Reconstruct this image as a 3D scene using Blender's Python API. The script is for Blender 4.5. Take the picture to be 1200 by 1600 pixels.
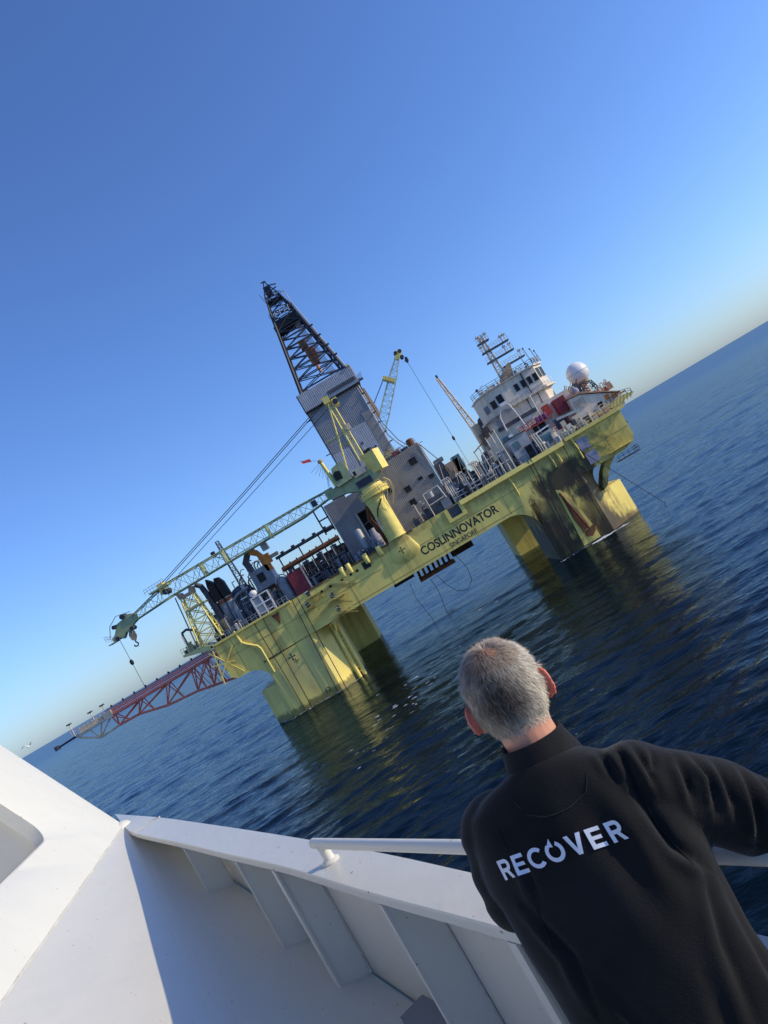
import bpy, bmesh, math, random
import numpy as np
from mathutils import Vector, Matrix, noise
from mathutils.bvhtree import BVHTree

for o in list(bpy.data.objects): bpy.data.objects.remove(o)
SC = bpy.context.scene
COL = SC.collection
RAD = math.radians

# ------------------------------------------------------------------ camera
ROLL = RAD(30.4); PITCH = math.atan(45.3/1200.0); CAMZ = 20.0
cam_d = bpy.data.cameras.new('camera')
cam_d.sensor_fit = 'VERTICAL'; cam_d.sensor_height = 36.0; cam_d.sensor_width = 27.0
cam_d.lens = 27.0; cam_d.clip_start = 0.05; cam_d.clip_end = 120000.0
cam = bpy.data.objects.new('camera', cam_d); COL.objects.link(cam)
fw = Vector((0, math.cos(PITCH), math.sin(PITCH))); upv = Vector((0, -math.sin(PITCH), math.cos(PITCH))); rt = Vector((1, 0, 0))
ci = rt*math.cos(ROLL) - upv*math.sin(ROLL); cj = rt*math.sin(ROLL) + upv*math.cos(ROLL)
M = Matrix((ci, cj, -fw)).transposed().to_4x4(); M.translation = Vector((0, 0, CAMZ))
cam.matrix_world = M
SC.camera = cam

# ------------------------------------------------------------------ world, sun, exposure
SUN_EL = RAD(23.0)
SUN_AZ = RAD(-7.0)            # measured from +X towards +Y
sdir = Vector((math.cos(SUN_EL)*math.cos(SUN_AZ), math.cos(SUN_EL)*math.sin(SUN_AZ), math.sin(SUN_EL)))
w = bpy.data.worlds.new('World'); SC.world = w; w.use_nodes = True
nt = w.node_tree
sky = nt.nodes.new('ShaderNodeTexSky'); sky.sky_type = 'NISHITA'; sky.sun_disc = False
sky.sun_elevation = SUN_EL
sky.sun_rotation = math.pi/2 - SUN_AZ     # the node counts clockwise from +Y
sky.altitude = 0.0; sky.air_density = 1.0; sky.dust_density = 0.6; sky.ozone_density = 3.0
# the camera's cool white balance
tint = nt.nodes.new('ShaderNodeVectorMath'); tint.operation = 'MULTIPLY'; tint.inputs[1].default_value = (0.69, 0.89, 1.32)
nt.links.new(sky.outputs[0], tint.inputs[0]); nt.links.new(tint.outputs[0], nt.nodes['Background'].inputs[0])
nt.nodes['Background'].inputs[1].default_value = 0.14
sun_d = bpy.data.lights.new('sun', 'SUN'); sun_d.energy = 3.25; sun_d.angle = RAD(0.5); sun_d.color = (1.0, 0.85, 0.58)
sun = bpy.data.objects.new('sun', sun_d); COL.objects.link(sun)
sun.rotation_euler = (-sdir).to_track_quat('-Z', 'Y').to_euler(); sun.location = (60, 0, 80)
vs = SC.view_settings; vs.view_transform = 'Standard'; vs.look = 'None'; vs.gamma = 1.0; vs.use_curve_mapping = False
vs.exposure = 0.17
SC.cycles.max_bounces = 7; SC.cycles.diffuse_bounces = 5; SC.cycles.glossy_bounces = 4

# ------------------------------------------------------------------ materials
MATS = {}
def mat(name, col, rough=0.55, metal=0.0, var=0.12, vscale=0.6, grime=0.0, gcol=(0.05, 0.035, 0.02), gscale=(0.9, 0.9, 0.08),
        bump=0.0, bscale=8.0, spec=0.4, sheen=0.0, sss=0.0, patches=None, specks=None, rust=0.0):
    m = bpy.data.materials.new(name); m.use_nodes = True; N = m.node_tree.nodes; Lk = m.node_tree.links
    b = N['Principled BSDF']; b.inputs['Roughness'].default_value = rough; b.inputs['Metallic'].default_value = metal
    b.inputs['Specular IOR Level'].default_value = spec
    if sheen: b.inputs['Sheen Weight'].default_value = sheen; b.inputs['Sheen Roughness'].default_value = 0.4
    geo = N.new('ShaderNodeNewGeometry')
    n1 = N.new('ShaderNodeTexNoise'); n1.inputs['Scale'].default_value = vscale; n1.inputs['Detail'].default_value = 5
    Lk.new(geo.outputs['Position'], n1.inputs['Vector'])
    mr = N.new('ShaderNodeMapRange'); mr.inputs[1].default_value = 0.3; mr.inputs[2].default_value = 0.7
    mr.inputs[3].default_value = 1-var; mr.inputs[4].default_value = 1+var
    Lk.new(n1.outputs[0], mr.inputs[0])
    mul = N.new('ShaderNodeVectorMath'); mul.operation = 'SCALE'; mul.inputs[0].default_value = col
    Lk.new(mr.outputs[0], mul.inputs['Scale'])
    out = mul.outputs[0]
    def mixin(out, fac, c):
        mx = N.new('ShaderNodeMix'); mx.data_type = 'RGBA'
        Lk.new(fac, mx.inputs[0]); Lk.new(out, mx.inputs[6]); mx.inputs[7].default_value = (*c, 1)
        return mx.outputs[2]
    if grime:
        vm = N.new('ShaderNodeVectorMath'); vm.operation = 'MULTIPLY'; vm.inputs[1].default_value = gscale
        Lk.new(geo.outputs['Position'], vm.inputs[0])
        n2 = N.new('ShaderNodeTexNoise'); n2.inputs['Scale'].default_value = 1.0; n2.inputs['Detail'].default_value = 6; n2.inputs['Roughness'].default_value = 0.65
        Lk.new(vm.outputs[0], n2.inputs['Vector'])
        r2 = N.new('ShaderNodeMapRange'); r2.inputs[1].default_value = 0.5; r2.inputs[2].default_value = 0.78; r2.inputs[3].default_value = 0; r2.inputs[4].default_value = grime
        Lk.new(n2.outputs[0], r2.inputs[0])
        out = mixin(out, r2.outputs[0], gcol)
    if rust:
        vr = N.new('ShaderNodeVectorMath'); vr.operation = 'MULTIPLY'; vr.inputs[1].default_value = (1.7, 1.7, 0.09)
        Lk.new(geo.outputs['Position'], vr.inputs[0])
        nr_ = N.new('ShaderNodeTexNoise'); nr_.inputs['Scale'].default_value = 1.0; nr_.inputs['Detail'].default_value = 7; nr_.inputs['Roughness'].default_value = 0.7
        Lk.new(vr.outputs[0], nr_.inputs['Vector'])
        rr2 = N.new('ShaderNodeMapRange'); rr2.inputs[1].default_value = 0.60; rr2.inputs[2].default_value = 0.74; rr2.inputs[4].default_value = rust
        Lk.new(nr_.outputs[0], rr2.inputs[0]); out = mixin(out, rr2.outputs[0], (0.20, 0.085, 0.03))
    if specks:
        n5 = N.new('ShaderNodeTexNoise'); n5.inputs['Scale'].default_value = specks[0]; n5.inputs['Detail'].default_value = 2
        Lk.new(geo.outputs['Position'], n5.inputs['Vector'])
        r5 = N.new('ShaderNodeMapRange'); r5.inputs[1].default_value = specks[1]; r5.inputs[2].default_value = specks[1]+0.02
        Lk.new(n5.outputs[0], r5.inputs[0]); out = mixin(out, r5.outputs[0], specks[2])
    # stains, and the glow painted on the ears, with a shape of their own: (centre, radii, softness, amount, colour)
    for (c, rd, soft, amt, sc_) in (patches or []):
        s1 = N.new('ShaderNodeVectorMath'); s1.operation = 'SUBTRACT'; s1.inputs[1].default_value = c
        Lk.new(geo.outputs['Position'], s1.inputs[0])
        n3 = N.new('ShaderNodeTexNoise'); n3.inputs['Scale'].default_value = 0.6; n3.inputs['Detail'].default_value = 7; n3.inputs['Roughness'].default_value = 0.68
        v3 = N.new('ShaderNodeVectorMath'); v3.operation = 'MULTIPLY'; v3.inputs[1].default_value = (1, 1, 0.4); Lk.new(geo.outputs['Position'], v3.inputs[0]); Lk.new(v3.outputs[0], n3.inputs['Vector'])
        d1 = N.new('ShaderNodeVectorMath'); d1.operation = 'DIVIDE'; d1.inputs[1].default_value = rd
        Lk.new(s1.outputs[0], d1.inputs[0])
        ln = N.new('ShaderNodeVectorMath'); ln.operation = 'LENGTH'; Lk.new(d1.outputs[0], ln.inputs[0])
        ad = N.new('ShaderNodeMath'); ad.operation = 'MULTIPLY_ADD'; ad.inputs[1].default_value = 2.6; Lk.new(n3.outputs[0], ad.inputs[0]); Lk.new(ln.outputs[1], ad.inputs[2])
        r3 = N.new('ShaderNodeMapRange'); r3.interpolation_type = 'SMOOTHSTEP'
        r3.inputs[1].default_value = 2.3-soft; r3.inputs[2].default_value = 2.3+soft; r3.inputs[3].default_value = amt; r3.inputs[4].default_value = 0
        Lk.new(ad.outputs[0], r3.inputs[0])
        out = mixin(out, r3.outputs[0], sc_)
    Lk.new(out, b.inputs['Base Color'])
    if sss:
        b.inputs['Subsurface Weight'].default_value = sss; b.inputs['Subsurface Radius'].default_value = (0.012, 0.004, 0.002); b.inputs['Subsurface Scale'].default_value = 1.0
    if bump:
        n4 = N.new('ShaderNodeTexNoise'); n4.inputs['Scale'].default_value = bscale; n4.inputs['Detail'].default_value = 4
        Lk.new(geo.outputs['Position'], n4.inputs['Vector'])
        bp = N.new('ShaderNodeBump'); bp.inputs['Strength'].default_value = bump; bp.inputs['Distance'].default_value = 0.6/bscale
        Lk.new(n4.outputs[0], bp.inputs['Height']); Lk.new(bp.outputs[0], b.inputs['Normal'])
    MATS[name] = m
    return m
YEL = (0.84, 0.675, 0.175)
SOOT = (0.035, 0.028, 0.016)
mat('hull_joint', (0.36, 0.27, 0.08), 0.6, var=0.3)
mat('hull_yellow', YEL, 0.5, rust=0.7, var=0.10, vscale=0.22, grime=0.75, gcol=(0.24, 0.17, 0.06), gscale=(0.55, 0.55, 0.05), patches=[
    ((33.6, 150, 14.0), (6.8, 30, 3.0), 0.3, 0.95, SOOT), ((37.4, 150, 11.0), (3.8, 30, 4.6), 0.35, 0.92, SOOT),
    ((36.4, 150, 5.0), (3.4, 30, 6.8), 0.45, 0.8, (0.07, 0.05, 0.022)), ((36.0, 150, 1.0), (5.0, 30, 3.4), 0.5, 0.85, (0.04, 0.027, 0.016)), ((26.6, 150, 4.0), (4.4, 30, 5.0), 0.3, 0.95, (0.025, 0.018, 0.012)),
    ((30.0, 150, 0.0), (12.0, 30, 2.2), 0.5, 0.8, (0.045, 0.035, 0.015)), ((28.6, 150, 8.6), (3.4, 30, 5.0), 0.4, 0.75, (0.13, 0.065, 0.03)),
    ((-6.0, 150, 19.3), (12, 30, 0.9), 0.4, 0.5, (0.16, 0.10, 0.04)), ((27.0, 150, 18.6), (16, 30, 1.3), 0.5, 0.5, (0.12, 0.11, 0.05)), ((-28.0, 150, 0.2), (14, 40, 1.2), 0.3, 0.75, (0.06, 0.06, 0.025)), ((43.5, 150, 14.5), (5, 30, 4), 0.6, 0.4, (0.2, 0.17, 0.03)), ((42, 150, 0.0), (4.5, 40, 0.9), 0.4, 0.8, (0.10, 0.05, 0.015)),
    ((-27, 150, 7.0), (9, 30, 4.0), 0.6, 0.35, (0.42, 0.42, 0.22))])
mat('yellow', YEL, 0.45, var=0.12, vscale=0.8, grime=0.35, gcol=(0.2, 0.16, 0.04), gscale=(1.5, 1.5, 0.2))
mat('yellow_bright', (0.86, 0.70, 0.19), 0.45, var=0.10, vscale=0.9, grime=0.2, gcol=(0.25, 0.2, 0.05), gscale=(1.5, 1.5, 0.2))
mat('crane_pale', (0.46, 0.52, 0.36), 0.5, var=0.18, vscale=1.2)
mat('crane_green', (0.33, 0.39, 0.21), 0.5, var=0.18, vscale=1.2)
mat('dark_steel', (0.035, 0.04, 0.06), 0.6, metal=0.0, var=0.3, vscale=1.0)
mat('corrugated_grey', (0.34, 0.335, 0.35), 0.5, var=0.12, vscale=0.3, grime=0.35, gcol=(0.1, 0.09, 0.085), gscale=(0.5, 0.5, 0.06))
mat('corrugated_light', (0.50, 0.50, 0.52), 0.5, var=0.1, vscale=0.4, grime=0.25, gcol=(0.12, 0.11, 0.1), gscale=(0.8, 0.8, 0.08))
mat('corrugated_brown', (0.38, 0.345, 0.31), 0.55, var=0.12, vscale=0.4, grime=0.3, gcol=(0.13, 0.1, 0.08), gscale=(0.8, 0.8, 0.08))
mat('tan', (0.42, 0.30, 0.19), 0.6, var=0.15, grime=0.3, gcol=(0.15, 0.1, 0.06))
mat('black', (0.012, 0.012, 0.014), 0.6, var=0.2)
mat('deck_dark', (0.06, 0.07, 0.06), 0.8, var=0.3)
mat('white_rig', (0.72, 0.63, 0.50), 0.5, var=0.10, vscale=0.7, grime=0.4, gcol=(0.22, 0.16, 0.09), gscale=(1.2, 1.2, 0.12))
mat('white_clean', (0.78, 0.76, 0.74), 0.4, var=0.05, vscale=0.5)
mat('pale_grey', (0.42, 0.43, 0.44), 0.5, var=0.18, grime=0.3, gcol=(0.12, 0.1, 0.08))
mat('mid_grey', (0.20, 0.22, 0.25), 0.55, var=0.25, vscale=0.8, grime=0.3)
mat('dark_grey', (0.07, 0.075, 0.09), 0.6, var=0.3, vscale=0.8)
mat('rust', (0.17, 0.065, 0.03), 0.8, var=0.35, vscale=1.0, grime=0.4)
mat('orange', (0.62, 0.22, 0.03), 0.5, var=0.2, grime=0.3)
mat('brown_orange', (0.30, 0.12, 0.04), 0.6, var=0.35, vscale=1.2)
mat('red', (0.45, 0.045, 0.03), 0.5, var=0.2, grime=0.25)
mat('red_boom', (0.95, 0.23, 0.15), 0.5, var=0.18, vscale=0.6, grime=0.35, gcol=(0.2, 0.06, 0.05))
mat('maroon', (0.26, 0.035, 0.045), 0.5, var=0.12)
mat('blue', (0.06, 0.08, 0.32), 0.5, var=0.15)
mat('teal', (0.10, 0.19, 0.21), 0.3, var=0.2)
mat('lavender', (0.33, 0.32, 0.40), 0.8, var=0.2, vscale=0.9, grime=0.3)
mat('cream_boom', (0.84, 0.64, 0.42), 0.55, var=0.2, grime=0.2)
mat('window_dark', (0.006, 0.008, 0.011), 0.25, var=0.2, spec=0.25)
mat('teal_roof', (0.48, 0.27, 0.17), 0.6, var=0.2, vscale=0.8)
mat('lettering', (0.015, 0.018, 0.02), 0.5, var=0.1)
mat('cable', (0.02, 0.022, 0.025), 0.6, var=0.2)
mat('foam', (0.75, 0.8, 0.82), 0.9, var=0.1)
mat('ship_white', (0.67, 0.655, 0.585), 0.36, var=0.02, vscale=1.0, bump=0.06, bscale=3.5, spec=0.35, grime=0.10, gcol=(0.45, 0.42, 0.35), gscale=(7, 7, 1.4), specks=(38.0, 0.735, (0.30, 0.17, 0.08)))
mat('recess_shade_grey', (0.24, 0.245, 0.24), 0.5, var=0.06, vscale=2.0)  # even grey put in for the shade inside the ship's wall recess
mat('ship_deck', (0.10, 0.12, 0.11), 0.8, var=0.2, vscale=4.0)
mat('weld_line', (0.55, 0.53, 0.48), 0.5, var=0.15, vscale=9.0)
mat('skin', (0.62, 0.30, 0.20), 0.5, var=0.12, vscale=22.0, sss=0.45, spec=0.35, patches=[((0.117, 1.661, 19.573), (0.02, 0.05, 0.055), 0.3, 0.9, (0.66, 0.19, 0.12)), ((-0.057, 1.679, 19.573), (0.02, 0.05, 0.055), 0.3, 0.9, (0.62, 0.17, 0.11))])  # ear patches: sunlight glowing through the ears, painted as redder skin
mat('jacket', (0.0135, 0.0138, 0.0145), 0.95, var=0.25, vscale=9.0, bump=0.6, bscale=260.0, spec=0.1, sheen=0.18)
mat('trousers', (0.02, 0.024, 0.035), 0.9, var=0.2, vscale=9.0, bump=0.3, bscale=300.0, spec=0.2)
mat('shoe', (0.015, 0.013, 0.012), 0.5, var=0.2)
mat('print_white', (0.66, 0.70, 0.78), 0.7, var=0.06, vscale=30.0)
mat('eye_white', (0.8, 0.78, 0.75), 0.2, var=0.02)
mat('gull', (0.75, 0.75, 0.76), 0.7, var=0.1)

# hair: one colour per strand
m = bpy.data.materials.new('hair'); m.use_nodes = True; N = m.node_tree.nodes; Lk = m.node_tree.links
b = N['Principled BSDF']; b.inputs['Roughness'].default_value = 0.5; b.inputs['Specular IOR Level'].default_value = 0.35
at = N.new('ShaderNodeAttribute'); at.attribute_name = 'hcol'; Lk.new(at.outputs['Color'], b.inputs['Base Color'])
MATS['hair'] = m
# sea
m = bpy.data.materials.new('sea_water'); m.use_nodes = True; N = m.node_tree.nodes; Lk = m.node_tree.links
N.remove(N['Principled BSDF'])
geo = N.new('ShaderNodeNewGeometry'); prev = None
for sc_, st, dist, vec in ((0.13, 0.25, 0.9, (0.8, 2.0, 1.0)), (0.8, 0.42, 0.24, (0.8, 2.2, 1.0)), (2.6, 0.28, 0.07, (0.8, 2.0, 1.0))):
    mp = N.new('ShaderNodeMapping'); mp.inputs['Rotation'].default_value = (0, 0, RAD(14)); mp.inputs['Scale'].default_value = vec
    Lk.new(geo.outputs['Position'], mp.inputs['Vector'])
    n_ = N.new('ShaderNodeTexNoise'); n_.inputs['Scale'].default_value = sc_; n_.inputs['Detail'].default_value = 3; n_.inputs['Roughness'].default_value = 0.55
    Lk.new(mp.outputs[0], n_.inputs['Vector'])
    bp = N.new('ShaderNodeBump'); bp.inputs['Strength'].default_value = st; bp.inputs['Distance'].default_value = dist
    Lk.new(n_.outputs[0], bp.inputs['Height'])
    if prev: Lk.new(prev, bp.inputs['Normal'])
    prev = bp.outputs[0]
df = N.new('ShaderNodeBsdfDiffuse'); df.inputs['Color'].default_value = (0.002, 0.0065, 0.010, 1)
gs = N.new('ShaderNodeBsdfGlossy'); gs.inputs['Color'].default_value = (0.70, 0.81, 0.90, 1)
ln = N.new('ShaderNodeVectorMath'); ln.operation = 'LENGTH'; Lk.new(geo.outputs['Position'], ln.inputs[0])
mr = N.new('ShaderNodeMapRange'); mr.inputs[1].default_value = 120; mr.inputs[2].default_value = 1500; mr.inputs[3].default_value = 0.03; mr.inputs[4].default_value = 0.22
Lk.new(ln.outputs[1], mr.inputs[0]); Lk.new(mr.outputs[0], gs.inputs['Roughness'])
fr_ = N.new('ShaderNodeFresnel'); fr_.inputs['IOR'].default_value = 1.27; Lk.new(prev, fr_.inputs['Normal'])
mn = N.new('ShaderNodeMath'); mn.operation = 'SMOOTH_MIN'; mn.inputs[1].default_value = 0.47; mn.inputs[2].default_value = 0.2; Lk.new(fr_.outputs[0], mn.inputs[0])
mx_ = N.new('ShaderNodeMixShader'); Lk.new(mn.outputs[0], mx_.inputs[0]); Lk.new(df.outputs[0], mx_.inputs[1]); Lk.new(gs.outputs[0], mx_.inputs[2])
Lk.new(prev, gs.inputs['Normal']); Lk.new(mx_.outputs[0], N['Material Output'].inputs['Surface'])
MATS['sea_water'] = m

# ------------------------------------------------------------------ mesh helpers
UBOX = {}
def ubox(name, m_, parent, x0, x1, y0, y1, z0, z1):
    if m_ not in UBOX:
        me = bpy.data.meshes.new('unit_box'); t = MB().box(-.5, .5, -.5, .5, -.5, .5); me.from_pydata(t.v, [], t.f); me.materials.append(MATS[m_]); UBOX[m_] = me
    o = bpy.data.objects.new(name, UBOX[m_]); COL.objects.link(o); o.parent = parent; w_ = wloc(parent)
    o.location = ((x0+x1)/2-w_[0], (y0+y1)/2-w_[1], (z0+z1)/2-w_[2]); o.scale = (x1-x0, y1-y0, z1-z0)
    return o
class MB:
    def __init__(s): s.v = []; s.f = []
    def add(s, vs_, fs):
        k = len(s.v); s.v += [tuple(p) for p in vs_]; s.f += [tuple(i+k for i in f) for f in fs]; return s
    def box(s, x0, x1, y0, y1, z0, z1):
        return s.add([(x0,y0,z0),(x1,y0,z0),(x1,y1,z0),(x0,y1,z0),(x0,y0,z1),(x1,y0,z1),(x1,y1,z1),(x0,y1,z1)],
                     [(0,3,2,1),(4,5,6,7),(0,1,5,4),(1,2,6,5),(2,3,7,6),(3,0,4,7)])
    def obox(s, c, size, rz=0.0, rx=0.0, ry=0.0):
        R = Matrix.Rotation(rz, 3, 'Z') @ Matrix.Rotation(ry, 3, 'Y') @ Matrix.Rotation(rx, 3, 'X'); c = Vector(c)
        P = []
        for dz in (-.5,.5):
            for dx, dy in ((-.5,-.5),(.5,-.5),(.5,.5),(-.5,.5)): P.append(c + R @ Vector((dx*size[0], dy*size[1], dz*size[2])))
        return s.add(P, [(0,3,2,1),(4,5,6,7),(0,1,5,4),(1,2,6,5),(2,3,7,6),(3,0,4,7)])
    def bar(s, p, q, r, n=5, r2=None):
        p = Vector(p); q = Vector(q); d = (q-p)
        if d.length < 1e-6: return s
        d.normalize(); a = d.orthogonal().normalized(); b_ = d.cross(a); r2 = r if r2 is None else r2
        P = [p + (a*math.cos(2*math.pi*k/n) + b_*math.sin(2*math.pi*k/n))*r for k in range(n)] + [q + (a*math.cos(2*math.pi*k/n) + b_*math.sin(2*math.pi*k/n))*r2 for k in range(n)]
        F = [(k, (k+1) % n, n+(k+1) % n, n+k) for k in range(n)] + [tuple(range(n-1, -1, -1)), tuple(range(n, 2*n))]
        return s.add(P, F)
    def tube(s, pts, r, n=6, closed=False):
        pts = [Vector(p) for p in pts]; m_ = len(pts); P = []; F = []
        rr = r if isinstance(r, (list, tuple)) else [r]*m_
        t0 = (pts[1]-pts[0]).normalized(); a = t0.orthogonal().normalized()
        for i in range(m_):
            t = (pts[min(i+1, m_-1)] - pts[max(i-1, 0)]).normalized()
            a = (a - t*a.dot(t)).normalized(); b_ = t.cross(a)
            P += [pts[i] + (a*math.cos(2*math.pi*k/n) + b_*math.sin(2*math.pi*k/n))*rr[i] for k in range(n)]
        for i in range(m_-1):
            for k in range(n): F.append((i*n+k, i*n+(k+1) % n, (i+1)*n+(k+1) % n, (i+1)*n+k))
        F += [tuple(range(n-1, -1, -1)), tuple(range((m_-1)*n, m_*n))]
        return s.add(P, F)
    def prism(s, poly, a0, a1, plane='xz'):
        n = len(poly); e = {'xz': lambda u, v, a: (u, a, v), 'xy': lambda u, v, a: (u, v, a), 'yz': lambda u, v, a: (a, u, v)}[plane]
        P = [e(u, v, a0) for u, v in poly] + [e(u, v, a1) for u, v in poly]
        return s.add(P, [tuple(range(n)), tuple(range(2*n-1, n-1, -1))] + [(k, k+n, (k+1) % n+n, (k+1) % n) for k in range(n)])
    def sphere(s, c, r, seg=16, ring=10):
        r = r if isinstance(r, (list, tuple, Vector)) else (r, r, r)
        P = [(c[0], c[1], c[2]-r[2])]; F = []
        for i in range(1, ring):
            a = -math.pi/2 + math.pi*i/ring
            for k in range(seg):
                t = 2*math.pi*k/seg; P.append((c[0]+r[0]*math.cos(a)*math.cos(t), c[1]+r[1]*math.cos(a)*math.sin(t), c[2]+r[2]*math.sin(a)))
        P.append((c[0], c[1], c[2]+r[2])); L_ = len(P)-1
        for k in range(seg):
            F.append((0, 1+(k+1) % seg, 1+k)); F.append((L_, L_-seg+k, L_-seg+(k+1) % seg))
        for i in range(ring-2):
            for k in range(seg): F.append((1+i*seg+k, 1+i*seg+(k+1) % seg, 1+(i+1)*seg+(k+1) % seg, 1+(i+1)*seg+k))
        return s.add(P, F)
    def lathe(s, prof, c, n=16):
        P = []; F = []; m_ = len(prof)
        for (r, z) in prof: P += [(c[0]+r*math.cos(2*math.pi*k/n), c[1]+r*math.sin(2*math.pi*k/n), c[2]+z) for k in range(n)]
        for i in range(m_-1):
            for k in range(n): F.append((i*n+k, i*n+(k+1) % n, (i+1)*n+(k+1) % n, (i+1)*n+k))
        F += [tuple(range(n-1, -1, -1)), tuple(range((m_-1)*n, m_*n))]
        return s.add(P, F)
    def corr(s, p0, p1, z0, z1, pitch=0.5, depth=0.14, th=0.3, top=None):
        # trapezoidal corrugated sheet standing between plan points p0 and p1; ridges point to the right-hand side of p0->p1
        p0 = Vector((*p0, 0)); p1 = Vector((*p1, 0)); d = p1-p0; L_ = d.length; d.normalize(); n_ = Vector((d.y, -d.x, 0))
        k = max(2, int(L_/pitch)); st = L_/k; prof = []
        for i in range(k): prof += [(i*st, 0), (i*st+st*.3, 0), (i*st+st*.4, depth), (i*st+st*.9, depth)]
        prof.append((L_, 0))
        prof = prof + [(L_, -th), (0, -th)]
        m_ = len(prof); zt = top or (lambda t: z1)
        P = [p0 + d*u + n_*v + Vector((0, 0, z0)) for u, v in prof] + [p0 + d*u + n_*v + Vector((0, 0, zt(u/L_))) for u, v in prof]
        F = [(i, (i+1) % m_, m_+(i+1) % m_, m_+i) for i in range(m_)]
        F.append(tuple(range(m_, 2*m_))); F.append(tuple(range(m_-1, -1, -1)))
        return s.add(P, F)
    def build(s, name, m_, parent=None, smooth=False, fixn=True):
        me = bpy.data.meshes.new(name)
        off = wloc(parent)
        me.from_pydata([(x-off[0], y-off[1], z-off[2]) for x, y, z in s.v], [], s.f)
        if fixn:
            bm = bmesh.new(); bm.from_mesh(me); bmesh.ops.recalc_face_normals(bm, faces=bm.faces); bm.to_mesh(me); bm.free()
        me.materials.append(MATS[m_] if isinstance(m_, str) else m_)
        if smooth:
            me.shade_smooth()
            try: me.set_sharp_from_angle(angle=RAD(40))
            except Exception: pass
        o = bpy.data.objects.new(name, me); COL.objects.link(o)
        if parent: o.parent = parent
        return o
def wloc(o):
    l = Vector((0, 0, 0))
    while o is not None: l = l + o.location; o = o.parent
    return l
USED = set()
def tag(o, label, cat, group=None, kind=None):
    o['label'] = label; o['category'] = cat
    if group: o['group'] = group
    if kind: o['kind'] = kind
    return o
def thing(name, label, cat, loc=(0, 0, 0), group=None):
    o = bpy.data.objects.new(name, None); COL.objects.link(o); o.location = loc; o.empty_display_size = 0.5
    return tag(o, label, cat, group)
def brace(name, p, q, r, m_, parent, n=4): return MB().bar(p, q, r, n).build(name, m_, parent, fixn=False)
def lerp(a, b_, t): return tuple(a[i]+(b_[i]-a[i])*t for i in range(3))
def lattice(parent, A, B, bays, rc, rl, m_, chord='chord', lac='lacing', horiz=True, diag=True, cross=False):
    """A, B: lists of chord end points (same count). Chords A[i]->B[i], lacing on each side between neighbours. Every member is a part."""
    n = len(A)
    for i in range(n): brace(chord, A[i], B[i], rc, m_, parent, 6)
    for i in range(n):
        j_ = (i+1) % n
        if n == 2 and i == 1: break
        for k in range(bays+1):
            t = k/bays
            if horiz: brace(lac, lerp(A[i], B[i], t), lerp(A[j_], B[j_], t), rl, m_, parent)
            if diag and k < bays:
                t2 = (k+1)/bays
                if cross or (k+i) % 2 == 0: brace(lac, lerp(A[i], B[i], t), lerp(A[j_], B[j_], t2), rl, m_, parent)
                if cross or (k+i) % 2 == 1: brace(lac, lerp(A[j_], B[j_], t), lerp(A[i], B[i], t2), rl, m_, parent)
def railing(name, pts, h, label, m_='white_rig', step=1.6, r=0.035, group=None, parent=None, rails=(1.0, 0.55)):
    root = parent or thing(name, label, 'railing', pts[0], group)
    for q in rails: MB().tube([(p[0], p[1], p[2]+h*q) for p in pts], r, 4).build('rail', m_, root, fixn=False)
    base = None
    for a, b_ in zip(pts[:-1], pts[1:]):
        L_ = (Vector(b_)-Vector(a)).length; k = max(1, int(L_/step))
        for i in range(k+1 if b_ is pts[-1] else k):
            p = lerp(a, b_, i/k)
            if base is None:
                base = MB().bar(p, (p[0], p[1], p[2]+h), r, 4).build('post', m_, root, fixn=False); p00 = p
            else:
                c = base.copy(); COL.objects.link(c); c.parent = root; c.location = (p[0]-p00[0], p[1]-p00[1], p[2]-p00[2])
    return root

# ------------------------------------------------------------------ sea
rng = np.random.default_rng(11)
lam = np.geomspace(0.9, 34.0, 60)
th0 = RAD(-76)
WTH = th0 + rng.normal(0, 0.5, lam.size); WPH = rng.uniform(0, 2*np.pi, lam.size)
slope = 0.033*np.minimum(1, (3.0/lam)**0.8)
WAM = slope*lam/(2*np.pi); WK = 2*np.pi/lam
def sea_height(x, y, sp=None):
    z = np.zeros_like(x)
    patch = 0.72 + 0.5*np.sin(x*0.031+1.3+0.9*np.sin(y*0.019))*np.sin(y*0.023+0.6)
    for k in range(lam.size):
        g = 1.0 if sp is None else np.clip((lam[k]/np.maximum(sp, 1e-3)-2.2)/2.5, 0, 1)
        ph = WK[k]*(x*np.cos(WTH[k]) + y*np.sin(WTH[k])) + WPH[k]
        s_ = np.sin(ph)
        z += g*WAM[k]*(s_ + 0.22*np.cos(2*ph))*(patch if lam[k] < 9 else 1.0)
    return z
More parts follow.
